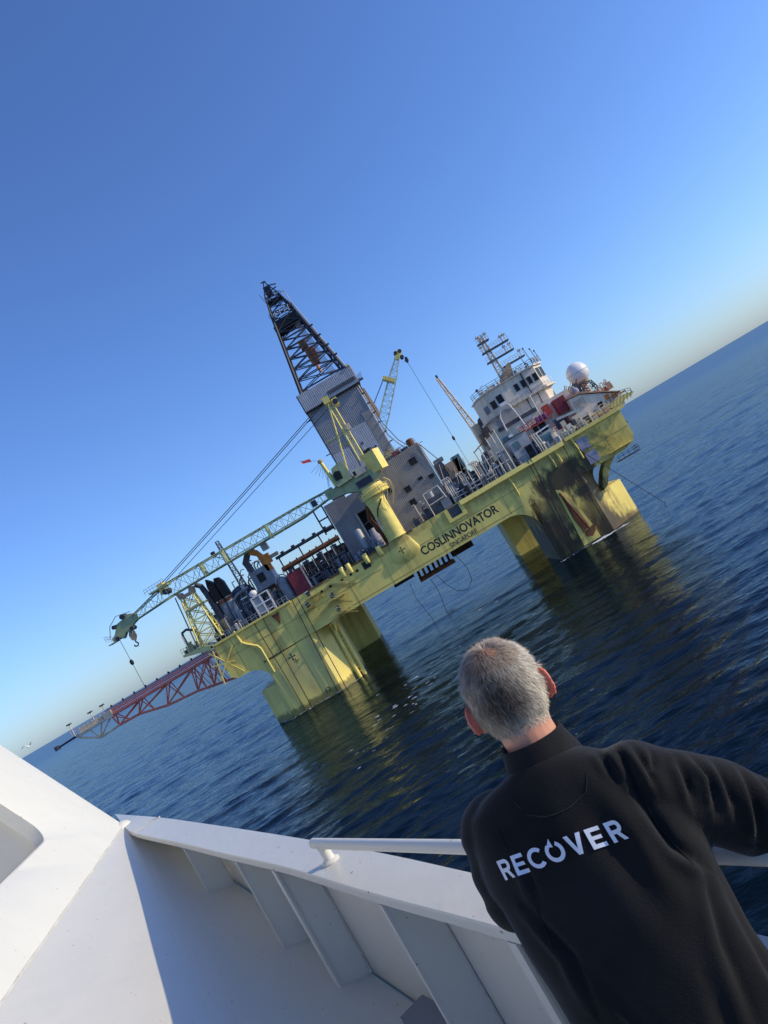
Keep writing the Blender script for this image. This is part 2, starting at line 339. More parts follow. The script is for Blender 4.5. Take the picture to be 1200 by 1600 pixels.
def make_sea():
    rows = [0.0]
    r = 20.0
    while r < 3000: rows.append(r); r *= 1.0062
    while r < 60000: rows.append(r); r *= 1.25
    rows = np.array(rows[1:])
    front = np.linspace(RAD(90-44), RAD(90+44), 620)
    back = np.linspace(RAD(90+44), RAD(90-44+360), 60)[1:-1]
    ang = np.concatenate([front, back])
    Rr, A = np.meshgrid(rows, ang, indexing='ij')
    X = Rr*np.cos(A); Y = Rr*np.sin(A)
    dr = np.maximum(np.gradient(rows), 0.0)[:, None]*np.ones_like(A)
    da = np.where(np.arange(ang.size) < 620, RAD(88)/619, RAD(272)/59)[None, :]*Rr
    Zz = sea_height(X, Y, np.maximum(dr*0.8, da))
    Zz = Zz*np.clip((2900-Rr)/1500, 0, 1)
    nr, na = X.shape
    V = np.stack([X.ravel(), Y.ravel(), Zz.ravel()], 1)
    V = np.vstack([V, [[0, 0, 0]]])
    i0 = (np.arange(nr-1)[:, None]*na + np.arange(na)[None, :]).ravel()
    j1 = (np.arange(na)+1) % na
    i1 = (np.arange(nr-1)[:, None]*na + j1[None, :]).ravel()
    Fq = np.stack([i0, i0+na, i1+na, i1], 1)
    me = bpy.data.meshes.new('sea')
    nf = len(Fq); ctr = len(V)-1
    tri = np.stack([np.full(na, ctr), np.arange(na), j1], 1)
    loops = np.concatenate([Fq.ravel(), tri.ravel()]).astype(np.int32)
    me.vertices.add(len(V)); me.vertices.foreach_set('co', V.astype(np.float32).ravel())
    me.loops.add(len(loops)); me.loops.foreach_set('vertex_index', loops)
    me.polygons.add(nf+na)
    ls = np.concatenate([np.arange(nf)*4, nf*4+np.arange(na)*3]).astype(np.int32)
    me.polygons.foreach_set('loop_start', ls)
    me.update(calc_edges=True); me.validate()
    me.shade_smooth(); me.materials.append(MATS['sea_water'])
    o = bpy.data.objects.new('sea', me); COL.objects.link(o); o['kind'] = 'structure'
    return o
make_sea()

# ================================================================== the ship the photographer stands on
ship = thing('service_vessel', 'white steel ship bow with curved bulwark in the foreground', 'ship', (0, 0, 0))
U = 1.18                                     # plan numbers below are in units of 1.18 m
ZC = 20 - 0.90*U                             # bulwark cap
DECK = 17.86
# plan lines of the cap, outer and inner edge, from the near right to the far left corner
OUT = [(2.35, -2.30), (1.00, -0.02), (0.28, 1.20), (-0.28, 2.13), (-0.53, 2.55), (-0.89, 3.13), (-1.46, 4.02), (-2.05, 4.93), (-2.62, 5.80), (-3.64, 7.30)]
INN = [(2.15, -2.40), (0.82, -0.12), (0.08, 1.27), (-0.29, 1.87), (-0.63, 2.40), (-1.05, 3.08), (-1.50, 3.76), (-2.05, 4.60), (-2.80, 5.73), (-3.13, 6.31)]
OUT = [(x*U, y*U) for x, y in OUT]; INN = [(x*U, y*U) for x, y in INN]
def resample(pl, n):
    P = [Vector((x, y)) for x, y in pl]; d = [0]
    for a, b_ in zip(P[:-1], P[1:]): d.append(d[-1]+(b_-a).length)
    res = []
    for i in range(n):
        t = d[-1]*i/(n-1); k = max(j_ for j_ in range(len(d)) if d[j_] <= t+1e-9); k = min(k, len(P)-2)
        u = (t-d[k])/(d[k+1]-d[k])
        p_ = [P[max(k-1, 0)], P[k], P[k+1], P[min(k+2, len(P)-1)]]
        # Catmull-Rom for a fair curve
        q = 0.5*((2*p_[1]) + (-p_[0]+p_[2])*u + (2*p_[0]-5*p_[1]+4*p_[2]-p_[3])*u*u + (-p_[0]+3*p_[1]-3*p_[2]+p_[3])*u**3)
        res.append(q)
    return res
NS = 60
ro = resample(OUT, NS); ri = resample(INN, NS)
# cap: rounded flat bar section swept along the two edges
mb = MB(); P = []; F = []
for a, b_ in zip(ro, ri):
    n_ = (a-b_).normalized()
    sec = [(a + n_*0.000, 0.0-0.014), (a + n_*0.006, -0.006), (a - n_*0.004, 0.0), (b_ + n_*0.012, 0.0), (b_ + n_*0.002, -0.004), (b_, -0.012), (b_, -0.040), (b_ + n_*0.016, -0.040), (b_ + n_*0.016, -0.016), (a, -0.016)]
    P += [(q.x, q.y, ZC+dz) for q, dz in sec]
m_ = 10
for i in range(NS-1):
    for k in range(m_): F.append((i*m_+k, i*m_+(k+1) % m_, (i+1)*m_+(k+1) % m_, (i+1)*m_+k))
F += [tuple(range(m_)), tuple(range((NS-1)*m_, NS*m_))]
mb.add(P, F); mb.build('bulwark_cap', 'ship_white', ship, smooth=True)
# bulwark shell plate (3 cm inside the outer edge), down to the deck
mb = MB(); P = []; F = []
for a, b_ in zip(ro, ri):
    n_ = (a-b_).normalized(); q = a - n_*0.02; q2 = a - n_*0.032
    P += [(q.x, q.y, ZC-0.02), (q.x, q.y, DECK-0.4), (q2.x, q2.y, DECK-0.4), (q2.x, q2.y, ZC-0.02)]
for i in range(NS-1):
    for k in range(4): F.append((i*4+k, i*4+(k+1) % 4, (i+1)*4+(k+1) % 4, (i+1)*4+k))
F += [(0, 1, 2, 3), tuple(range((NS-1)*4, NS*4))]
mb.add(P, F); mb.build('bulwark_plate', 'ship_white', ship, smooth=True)
# vertical brackets (ribs) with a flanged free edge
def rib_at(ix):
    # nearest sample of the inner edge to the given plan point
    k = min(range(NS), key=lambda i: (ri[i]-Vector(ix)).length)
    b_ = ri[k]; t = (ri[min(k+1, NS-1)]-ri[max(k-1, 0)]).normalized(); n_ = Vector((t.y, -t.x))
    if n_.dot(ro[k]-b_) < 0: n_ = -n_
    return b_, t, n_
RIBS = [((-2.02, 4.53), 0), ((-1.45, 3.70), 0), ((-1.14, 3.21), 1), ((-0.62, 2.38), 0), ((-0.24, 1.79), 1), ((0.16, 1.13), 0), ((0.5, 0.5), 0)]
S1 = Vector((-3.13*U, 6.31*U, ZC)); sd = Vector((0.186, -0.983, 0)).normalized(); sp = Vector((0.983, 0.186, 0)).normalized(); SLOPE = 0.43
def slope_z(x, y): return ZC - SLOPE*max(0, (Vector((x, y, 0))-Vector((S1.x, S1.y, 0))).dot(sp))
for (ix, fl) in RIBS:
    b_, t, n_ = rib_at((ix[0]*U, ix[1]*U)); wd = 0.18
    q = b_ + n_*0.012; e = b_ + n_*wd
    zb = max(DECK, slope_z(b_.x, b_.y)) - 0.06
    P = []
    for off in (-0.006, 0.006):
        for pt_, z_ in ((q, ZC-0.045), (q, zb), (e, zb), (e, ZC-0.017), (b_+n_*0.03, ZC-0.017)): P.append((pt_.x+t.x*off, pt_.y+t.y*off, z_))
    mb = MB().add(P, [(0, 1, 2, 3, 4), (9, 8, 7, 6, 5)] + [(k, k+5, (k+1) % 5+5, (k+1) % 5) for k in range(5)])
    rb = mb.build('bracket', 'ship_white', ship)
    fwid = 0.042 if fl else 0.018
    P = []
    for off in (-fwid/2, fwid/2):
        for dn, z_ in ((0.0, ZC-0.045), (0.0, zb), (0.011, zb), (0.011, ZC-0.045)): P.append((b_.x+n_.x*dn+t.x*off, b_.y+n_.y*dn+t.y*off, z_))
    MB().add(P, [(0, 1, 2, 3), (7, 6, 5, 4)] + [(k, k+4, (k+1) % 4+4, (k+1) % 4) for k in range(4)]).build('flange', 'ship_white', rb)
    MB().tube([(e.x-n_.x*0.004-t.x*0.008, e.y-n_.y*0.004-t.y*0.008, z_) for z_ in [zb+(ZC-0.02-zb)*k/14 for k in range(15)]], 0.005, 5).build('weld_bead', 'weld_line', rb, smooth=True)
# dark drain box between two brackets, low on the bulwark
b1, t1, n1 = rib_at((-0.93*U, 2.88*U)); b2, t2, n2 = rib_at((-0.67*U, 2.45*U))
P = []
for z_ in (ZC-0.88, ZC-0.70):
    for q in (b1+n1*0.02, b2+n2*0.02, b2+n2*0.15, b1+n1*0.15): P.append((q.x, q.y, z_))
MB().add(P, [(0, 3, 2, 1), (4, 5, 6, 7), (0, 1, 5, 4), (1, 2, 6, 5), (2, 3, 7, 6), (3, 0, 4, 7)]).build('drain_box', 'mid_grey', ship)
# sloping lower plate: from the seam down to the deck
mb = MB(); SEAM = []
def seam_pt(t): q = S1 + sd*t; return q
def B_pt(t, u): q = seam_pt(t) + sp*u; return (q.x, q.y, ZC - SLOPE*u)
umax = (ZC-DECK)/SLOPE + 0.05
P = []; F = []
nt_, nu = 24, 8
for i in range(nt_+1):
    t = -0.02 + 8.2*i/nt_
    # stop at the bulwark plate: clip u so the sheet ends just behind the plate
    for k in range(nu+1):
        u = umax*k/nu
        P.append(B_pt(t, u))
for i in range(nt_):
    for k in range(nu): F.append((i*(nu+1)+k, i*(nu+1)+k+1, (i+1)*(nu+1)+k+1, (i+1)*(nu+1)+k))
# trim everything outboard of the plate
def outboard(x, y):
    best = None
    for k in range(NS-1):
        a = ro[k]; b_ = ro[k+1]
        d = (b_-a); t = max(0, min(1, (Vector((x, y))-a).dot(d)/d.length_squared)); q = a+d*t
        dd = (Vector((x, y))-q).length
        if best is None or dd < best[0]:
            n_ = Vector((d.y, -d.x)); n_ = n_ if n_.dot(ro[k]-ri[k]) > 0 else -n_
            best = (dd, (Vector((x, y))-q).dot(n_.normalized()), q, n_.normalized())
    return best
P2 = []
for x, y, z in P:
    dd, s_, q, n_ = outboard(x, y)
    if s_ > -0.03:
        q2 = q - n_*0.03
        # slide back along the slope direction until inside
        lo, hi = 0.0, 6.0
        for _ in range(30):
            mid = (lo+hi)/2; xx = x - sp.x*mid; yy = y - sp.y*mid
            if outboard(xx, yy)[1] > -0.03: lo = mid
            else: hi = mid
        x, y = x - sp.x*hi, y - sp.y*hi; z = ZC - SLOPE*((Vector((x, y, 0))-Vector((S1.x, S1.y, 0))).dot(sp))
    P2.append((x, y, z))
P3 = [(x-0.0, y, z-0.03) for x, y, z in P2]
k0 = len(P2)
mb.add(P2+P3, F + [tuple(i+k0 for i in reversed(f)) for f in F])
mb.build('sloped_plate', 'ship_white', ship, smooth=True, fixn=False)
# raked upper plate with a rounded recess
adir = Vector((-0.58, 0.0, 1.11)).normalized()          # up the rake
def A_pt(t, h): q = seam_pt(t) + adir*h; return (q.x, q.y, q.z+0.008)
def on_A(d):    # ray from the lens point of view only used to size the recess in plan: (t, h)
    return d
TW, HW = 8.2, 3.6
hole_c = [(3.55, 0.62), (3.55, 2.2), (6.3, 2.2), (6.3, 0.62)]
def rrect(t0, t1, h0, h1, r, n=8):
    res = []
    for (ct, ch, a0) in ((t1-r, h1-r, 0), (t0+r, h1-r, 90), (t0+r, h0+r, 180), (t1-r, h0+r, 270)):
        for i in range(n+1):
            a = RAD(a0+90*i/n); res.append((ct+r*math.cos(a), ch+r*math.sin(a)))
    return res
HOLE = (1.13, 7.4, 0.44, 2.9)
RR = rrect(*HOLE, 0.19, 10)
ctr = ((HOLE[0]+HOLE[1])/2, (HOLE[2]+HOLE[3])/2)
def outer_for(p):
    # radial projection of a hole point on the outer rectangle
    dx, dh = p[0]-ctr[0], p[1]-ctr[1]; s_ = 1e9
    if dx > 1e-9: s_ = min(s_, (TW-ctr[0])/dx)
    if dx < -1e-9: s_ = min(s_, (0.0-ctr[0])/dx)
    if dh > 1e-9: s_ = min(s_, (HW-ctr[1])/dh)
    if dh < -1e-9: s_ = min(s_, (0.0-ctr[1])/dh)
    return (ctr[0]+dx*s_, ctr[1]+dh*s_)
def edge_split(p0, p1, n):
    return [(p0[0]+(p1[0]-p0[0])*i/n, p0[1]+(p1[1]-p0[1])*i/n) for i in range(n)]
ring = []
for a, b_ in zip(RR, RR[1:]+RR[:1]):
    L_ = math.hypot(b_[0]-a[0], b_[1]-a[1]); ring += edge_split(a, b_, max(1, int(L_/0.15)))
no = Vector(sd).cross(adir).normalized()
if no.x < 0: no = -no
def A3(p, depth=0.0): q = Vector(A_pt(*p)) - no*depth; return (q.x, q.y, q.z)
n_r = len(ring)
outer = [outer_for(p) for p in ring]
# rounded far edge: the plate turns away along its far edge
inner2 = [(ctr[0]+(p[0]-ctr[0])*(1-0.03/max(0.3, math.hypot(p[0]-ctr[0], p[1]-ctr[1]))), ctr[1]+(p[1]-ctr[1])*(1-0.03/max(0.3, math.hypot(p[0]-ctr[0], p[1]-ctr[1])))) for p in ring]
L0 = [A3(p) for p in outer]; L1 = [A3(p) for p in ring]; L2 = [A3(p, 0.012) for p in inner2]; L3 = [A3(p, 0.13) for p in inner2]
P = L0+L1+L2+L3; F = []
for l in range(3):
    for k in range(n_r): F.append((l*n_r+k, l*n_r+(k+1) % n_r, (l+1)*n_r+(k+1) % n_r, (l+1)*n_r+k))
MB().add(P, F).build('raked_plate', 'ship_white', ship, smooth=True)
MB().add([A3(p, 0.12) for p in inner2] + [A3(p, 0.15) for p in inner2], [tuple(range(n_r)), tuple(range(2*n_r-1, n_r-1, -1))]).build('recess_shade_panel', 'recess_shade_grey', ship)
# far return of the raked plate (rounded edge turning forward) and body behind
mb = MB(); P = []; F = []
hs = [HW*i/24 for i in range(25)]
arc = [(0, 0)] + [(0.10*math.sin(RAD(a)), 0.10*(1-math.cos(RAD(a)))) for a in (15, 30, 45, 60, 75, 90)] + [(0.10, 3.0)]
for h in hs:
    for (fwd_, inw) in arc:
        q = Vector(A_pt(0, h)) - sd*fwd_ - no*inw; P.append((q.x, q.y, q.z))
na = len(arc)
for i in range(24):
    for k in range(na-1): F.append((i*na+k, i*na+k+1, (i+1)*na+k+1, (i+1)*na+k))
mb.add(P, F).build('corner_plate', 'ship_white', ship, smooth=True)
# weld seam between the two plates and the knuckle at the corner
mb = MB(); mb.tube([(seam_pt(t).x, seam_pt(t).y, ZC+0.004 + 0.0015*math.sin(t*9)) for t in [0.06+0.05*i for i in range(160)]], 0.0065, 6); mb.build('weld_seam', 'weld_line', ship, smooth=True)
c0 = Vector((-3.13*U, 6.31*U, ZC))
MB().sphere((c0.x-0.03, c0.y+0.0, c0.z-0.02), (0.10, 0.12, 0.075), 18, 10).build('corner_knuckle', 'ship_white', ship, smooth=True)
MB().tube([(a.x-0.0, a.y, ZC+0.001) for a in (Vector((-2.80*U, 5.74*U)), Vector((-2.66*U, 5.80*U)), Vector((-2.60*U, 5.78*U)))], 0.008, 5).build('weld_seam', 'weld_line', ship, smooth=True)
# handrail on the cap
rail_pts = [(-0.815, 2.855, ZC+0.005), (-0.815, 2.855, ZC+0.045), (-0.80, 2.838, ZC+0.062), (-0.775, 2.81, ZC+0.066)]
hr = MB().bar((-1.01, 3.434, ZC+0.085), (0.86, 0.71, ZC+0.21), 0.0225, 20).build('handrail', 'ship_white', ship, smooth=True)
def foot(x, y, k):
    m2 = MB(); m2.lathe([(0.040, 0.0), (0.042, 0.006), (0.036, 0.012), (0.026, 0.016), (0.024, 0.03), (0.024, 0.08)], (x, y, ZC), 18)
    m2.sphere((x, y, ZC+0.08), 0.028, 14, 8)
    return m2.build('rail_foot', 'ship_white', hr, smooth=True)
foot(-0.815*U, 2.85*U, 0)
for (x, y, bx, by, z_) in ((0.0, 1.664, -0.03, 1.65, ZC+0.15), (0.52, 0.915, 0.52, 0.80, ZC+0.19)):
    MB().tube([(bx*U, by*U, ZC), (bx*U, by*U, ZC+0.05), (x*U, y*U, z_)], 0.022, 10).build('rail_foot', 'ship_white', hr, smooth=True)
# deck and hull below
deck_poly = [(q.x, q.y) for q in [a*0.9+b_*0.1 for a, b_ in zip(ro, ri)][::6]] + [(-4.25, 8.5), (-7.8, 11.3), (-12.4, 9.4), (-7.0, -8.0), (2.3, -3.0)]
MB().prism(deck_poly, DECK-0.05, DECK, 'xy').build('deck', 'ship_deck', ship)
mb = MB(); top = [(q.x, q.y) for q in ro[::3]] + [(-4.3, 8.6), (-6.1, 11.1), (-9.0, 12.5), (-13.0, 9.4), (-11.3, -2), (-7.0, -16), (2.4, -18), (7.0, -10)]
n_ = len(top); cx_, cy_ = -3.5, 0.0
P = []
for zz, sc_ in ((DECK-0.3, 1.0), (12, 0.93), (5, 0.86), (-3, 0.8)):
    P += [(cx_+(x-cx_)*sc_-0.03, cy_+(y-cy_)*sc_, zz) for x, y in top]
F = [(l*n_+k, l*n_+(k+1) % n_, (l+1)*n_+(k+1) % n_, (l+1)*n_+k) for l in range(3) for k in range(n_)]
F += [tuple(range(3*n_, 4*n_))]
mb.add(P, F).build('hull', 'ship_white', ship)

# ================================================================== the man at the bulwark
man = thing('person', 'person in black fleece leaning on the white bulwark, seen from behind', 'person', (0.0, 1.2, DECK))
def remesh(mb, name, voxel, smooth_it=3, m_='skin', parent=None, disp=None):
    me = bpy.data.meshes.new(name); me.from_pydata(mb.v, [], mb.f)
    bm = bmesh.new(); bm.from_mesh(me); bmesh.ops.recalc_face_normals(bm, faces=bm.faces); bm.to_mesh(me); bm.free()
    o = bpy.data.objects.new(name+'_tmp', me); COL.objects.link(o)
    md = o.modifiers.new('r', 'REMESH'); md.mode = 'VOXEL'; md.voxel_size = voxel; md.use_smooth_shade = True
    ms = o.modifiers.new('s', 'SMOOTH'); ms.iterations = smooth_it; ms.factor = 0.5
    dg = bpy.context.evaluated_depsgraph_get(); ev = o.evaluated_get(dg)
    me2 = bpy.data.meshes.new_from_object(ev); me2.name = name
    bpy.data.objects.remove(o)
    nv = len(me2.vertices); co = np.empty(nv*3, np.float32); me2.vertices.foreach_get('co', co); co = co.reshape(-1, 3)
    if disp is not None:
        nn = np.empty(nv*3, np.float32); me2.vertices.foreach_get('normal', nn); nn = nn.reshape(-1, 3)
        co = disp(co, nn)
    off = wloc(parent); co = co - np.array(off, np.float32)[None, :]
    me2.vertices.foreach_set('co', co.astype(np.float32).ravel()); me2.update()
    me2.shade_smooth(); me2.materials.clear(); me2.materials.append(MATS[m_])
    ob = bpy.data.objects.new(name, me2); COL.objects.link(ob)
    if parent: ob.parent = parent
    return ob
def loft(mb, secs, n=28):
    """secs: list of (centre, axis_u, axis_v, ru, rv[, power])"""
    P = []; F = []
    for s_ in secs:
        c, u, v, ru, rv = s_[:5]; pw = s_[5] if len(s_) > 5 else 2.0
        c = Vector(c); u = Vector(u).normalized(); v = Vector(v).normalized()
        for k in range(n):
            a = 2*math.pi*k/n; ca, sa = math.cos(a), math.sin(a)
            x = math.copysign(abs(ca)**(2/pw), ca); y = math.copysign(abs(sa)**(2/pw), sa)
            P.append(c + u*(ru*x) + v*(rv*y))
    m_ = len(secs)
    for i in range(m_-1):
        for k in range(n): F.append((i*n+k, i*n+(k+1) % n, (i+1)*n+(k+1) % n, (i+1)*n+k))
    F += [tuple(range(n-1, -1, -1)), tuple(range((m_-1)*n, m_*n))]
    mb.add(P, F)
YAW = RAD(-23)     # torso turned to his right
LR = Vector((math.cos(YAW), math.sin(YAW), 0))          # towards his right hand
FR = Vector((-math.sin(YAW), math.cos(YAW), 0))         # the way the chest faces
def tp(c, side=0.0, fwd_=0.0, up_=0.0): return Vector(c) + LR*side + FR*fwd_ + Vector((0, 0, up_))
PEL = Vector((0.02, 1.29, 18.78)); WST = Vector((0.0, 1.385, 18.97)); CHE = Vector((0.005, 1.515, 19.185)); SHL = Vector((0.012, 1.605, 19.380)); NCK = Vector((0.027, 1.63, 19.455)); HED = Vector((0.030, 1.68, 19.585))
LEAN = (CHE-WST).normalized()
def perp(d): return (FR - d*FR.dot(d)).normalized()
SR = Vector((0.182, 1.525, 19.342)); ER = Vector((0.405, 1.570, 19.060)); WR = Vector((0.472, 1.37, 19.145)); HR_ = Vector((0.495, 1.29, 19.150))
SLd = Vector((-0.148, 1.68, 19.350)); EL = Vector((-0.172, 1.66, 19.215)); WL = Vector((-0.128, 1.95, 19.130)); HL = Vector((-0.12, 2.03, 19.125))
def chain(mb, pts, rads, n=20):
    pts = [Vector(p) for p in pts]; P = []; F = []
    mb.tube(pts, rads, n)
def subdiv(pts, rads, k=6):
    P = []; R_ = []
    for i in range(len(pts)-1):
        p0, p1, p2, p3 = pts[max(i-1, 0)], pts[i], pts[i+1], pts[min(i+2, len(pts)-1)]
        for j_ in range(k):
            t = j_/k
            q = 0.5*((2*p1)+(-p0+p2)*t+(2*p0-5*p1+4*p2-p3)*t*t+(-p0+3*p1-3*p2+p3)*t**3)
            P.append(q); R_.append(rads[i]+(rads[i+1]-rads[i])*t)
    P.append(pts[-1]); R_.append(rads[-1]); return P, R_
def torso_secs(g=0.0):
    d1 = LEAN
    return [
        (tp(PEL, 0, 0, -0.10), LR, FR, 0.155+g, 0.105+g, 2.3), (PEL, LR, perp((WST-PEL).normalized()), 0.165+g, 0.115+g, 2.3),
        (WST, LR, perp(d1), 0.168+g, 0.108+g, 2.3), ((WST+CHE)/2, LR, perp(d1), 0.178+g, 0.112+g, 2.3), (CHE, LR, perp(d1), 0.190+g, 0.118+g, 2.4),
        (CHE*0.45+SHL*0.55, LR, perp(d1), 0.204+g, 0.112+g, 2.4), (SHL, LR, perp(d1), 0.182+g, 0.092+g, 2.2), (SHL*0.55+NCK*0.45, LR, perp(d1), 0.135+g, 0.078+g, 2.1), (NCK, LR, perp(d1), 0.062+g*0.6, 0.062+g*0.6, 2.0)]
# --- body: head, neck, trunk, arms, hands, legs as one surface
mb = MB()
loft(mb, torso_secs(-0.012))
hq = Vector((0, 0, 1)); HYAW = RAD(-6); hl = Vector((math.cos(HYAW), math.sin(HYAW), 0)); hf0 = Vector((-math.sin(HYAW), math.cos(HYAW), 0))
HT = RAD(10)      # head tipped forward
hf = hf0*math.cos(HT) - hq*math.sin(HT); hu = hq*math.cos(HT) + hf0*math.sin(HT)
def hp(s_, f_, u_): return HED + hl*s_ + hf*f_ + hu*u_
def ell(mb, c, r, seg=24, ring=16, ax=None):
    a = ax or (hl, hf, hu); t = MB().sphere((0, 0, 0), r, seg, ring)
    mb.add([Vector(c) + a[0]*x + a[1]*y + a[2]*z for x, y, z in t.v], t.f)
ell(mb, hp(0, -0.006, 0.028), (0.0765, 0.098, 0.090)); ell(mb, hp(0, -0.022, -0.005), (0.0745, 0.078, 0.085)); ell(mb, hp(0, 0.035, -0.055), (0.060, 0.062, 0.075))
ell(mb, hp(0, 0.062, -0.090), (0.038, 0.035, 0.030)); ell(mb, hp(0, 0.098, -0.018), (0.012, 0.022, 0.026)); ell(mb, hp(0, 0.085, -0.062), (0.024, 0.012, 0.012))
ell(mb, hp(0, 0.080, 0.022), (0.055, 0.016, 0.014))
for s_ in (-1, 1):
    for i in range(15):            # helix rim
        a = RAD(-60 + 300*i/14)
        ell(mb, hp(s_*(0.0855+0.013*max(0, math.cos(a))), -0.014-0.017*math.cos(a)*1.0, -0.012+0.031*math.sin(a)), (0.0055, 0.006, 0.006), 8, 6)
    ell(mb, hp(s_*0.086, -0.014, -0.012), (0.009, 0.018, 0.030), 12, 8); ell(mb, hp(s_*0.080, -0.004, -0.040), (0.0055, 0.008, 0.010), 10, 6)
neck0 = HED + hf*(-0.030) + hu*(-0.055)
chain(mb, [NCK-LEAN*0.06, NCK, (NCK+neck0)/2 + Vector((0, 0.004, 0)), neck0], [0.066, 0.0605, 0.058, 0.058])
for (a, b_, c, d) in ((SR, ER, WR, HR_), (SLd, EL, WL, HL)):
    P_, R_ = subdiv([a, b_, c], [0.052, 0.040, 0.026], 8); chain(mb, P_, R_)
def hand(mb, wr, hd, down, thumb_side):
    d = (hd-wr).normalized(); dn = Vector(down); dn = (dn - d*dn.dot(d)).normalized(); sd_ = d.cross(dn)
    if sd_.dot(Vector(thumb_side)) < 0: sd_ = -sd_
    ax = (sd_, d, dn); c = wr + d*0.055
    ell(mb, c, (0.041, 0.052, 0.017), 16, 10, ax); chain(mb, [wr-d*0.02, c], [0.026, 0.026])
    for k, (off, L_) in enumerate(((0.029, 0.070), (0.010, 0.080), (-0.010, 0.075), (-0.028, 0.060))):
        p0 = c + sd_*off + d*0.035; p1 = p0 + d*L_*0.48 + dn*0.004; p2 = p1 + d*L_*0.20 + dn*L_*0.30; p3 = p2 - d*L_*0.10 + dn*L_*0.30
        chain(mb, [p0, p1, p2, p3], [0.0095, 0.009, 0.0082, 0.007], 10)
    p0 = c + sd_*0.030 - d*0.02; p1 = p0 + sd_*0.026 + d*0.022 + dn*0.008; p2 = p1 + d*0.024 + dn*0.022 + sd_*0.006
    chain(mb, [p0, p1, p2], [0.012, 0.0105, 0.008], 10)
railD = Vector((0.61, -0.79, 0))
hand(mb, WR, HR_, (0.1, 0.0, -1), (-0.6, -0.4, 0)); hand(mb, WL, HL, (0, 0.1, -1), (0.8, -0.3, 0))
FT = []
for s_, fy in ((-1, 0.0), (1, 0.0)):
    hip = tp(PEL, 0.09*s_, 0, -0.06); kn = tp(Vector((0.02, 1.22, 18.36)), 0.10*s_, 0.05 + fy); an = tp(Vector((0.0, 1.10, DECK+0.08)), 0.11*s_, fy)
    FT.append((hip, kn, an)); P_, R_ = subdiv([hip, kn, an], [0.080, 0.052, 0.036], 7); chain(mb, P_, R_)
    chain(mb, [an + Vector((0, 0, -0.01)), an + FR*0.06 + Vector((0, 0, -0.035)), an + FR*0.15 + Vector((0, 0, -0.045))], [0.036, 0.036, 0.022], 12)
body = remesh(mb, 'body', 0.0042, 4, 'skin', man)
for s_ in (-1, 1): 
    e_ = MB(); ell(e_, hp(s_*0.031, 0.076, -0.002), (0.012, 0.012, 0.012), 12, 8); e_.build('eye', 'eye_white', man, smooth=True)
# --- trousers and shoes
mb = MB()
loft(mb, [(tp(PEL, 0, 0, -0.16), LR, FR, 0.165, 0.118, 2.2), (tp(PEL, 0, 0, -0.08), LR, FR, 0.170, 0.122, 2.3), (tp(PEL, 0, 0, 0.03), LR, FR, 0.168, 0.118, 2.3)])
for hip, kn, an in FT:
    P_, R_ = subdiv([hip, kn, an + Vector((0, 0, 0.0))], [0.100, 0.072, 0.062], 7); chain(mb, P_, R_)
remesh(mb, 'trousers', 0.009, 4, 'trousers', man)
for hip, kn, an in FT:
    m2 = MB(); loft(m2, [(an + FR*f_ + Vector((0, 0, -0.078+0.036+z_)), LR, Vector((0, 0, 1)), w_, h_, 2.6) for f_, w_, h_, z_ in ((-0.07, 0.03, 0.030, 0), (-0.055, 0.042, 0.040, 0.005), (0.03, 0.047, 0.042, 0.006), (0.12, 0.052, 0.034, -0.004), (0.18, 0.045, 0.028, -0.010), (0.205, 0.02, 0.018, -0.018))], 20)
    m2.build('shoe', 'shoe', man, smooth=True)
# --- jacket
mb = MB()
secs = torso_secs(0.016)
secs[0] = (tp(PEL, 0, 0, -0.13), LR, FR, 0.200, 0.142, 2.4); secs[1] = (tp(PEL, 0.006, 0, -0.02), LR, perp(Vector((0, 0, 1))), 0.206, 0.140, 2.4)
secs = secs[:-1] + [(NCK - LEAN*0.012, LR, perp(LEAN), 0.076, 0.076, 2.0)]
loft(mb, secs, 40)
P_, R_ = subdiv([SR - LR*0.10 + Vector((0, 0, 0.0)), SR - LR*0.03, SR*0.55+ER*0.45 + Vector((0, 0, 0.010)), ER, ER*0.5+WR*0.5, WR], [0.070, 0.086, 0.083, 0.080, 0.066, 0.052], 6); chain(mb, P_, R_, 24)
P_, R_ = subdiv([SLd + LR*0.06, SLd + LR*0.015, SLd*0.5+EL*0.5, EL, EL*0.5+WL*0.5, WL], [0.072, 0.080, 0.072, 0.066, 0.054, 0.046], 6); chain(mb, P_, R_, 24)
def seg_d(co, a, b_):
    a = np.array(a); b_ = np.array(b_); d = b_-a; t = np.clip(((co-a)@d)/(d@d), 0, 1); q = a+t[:, None]*d
    return np.linalg.norm(co-q, axis=1), t
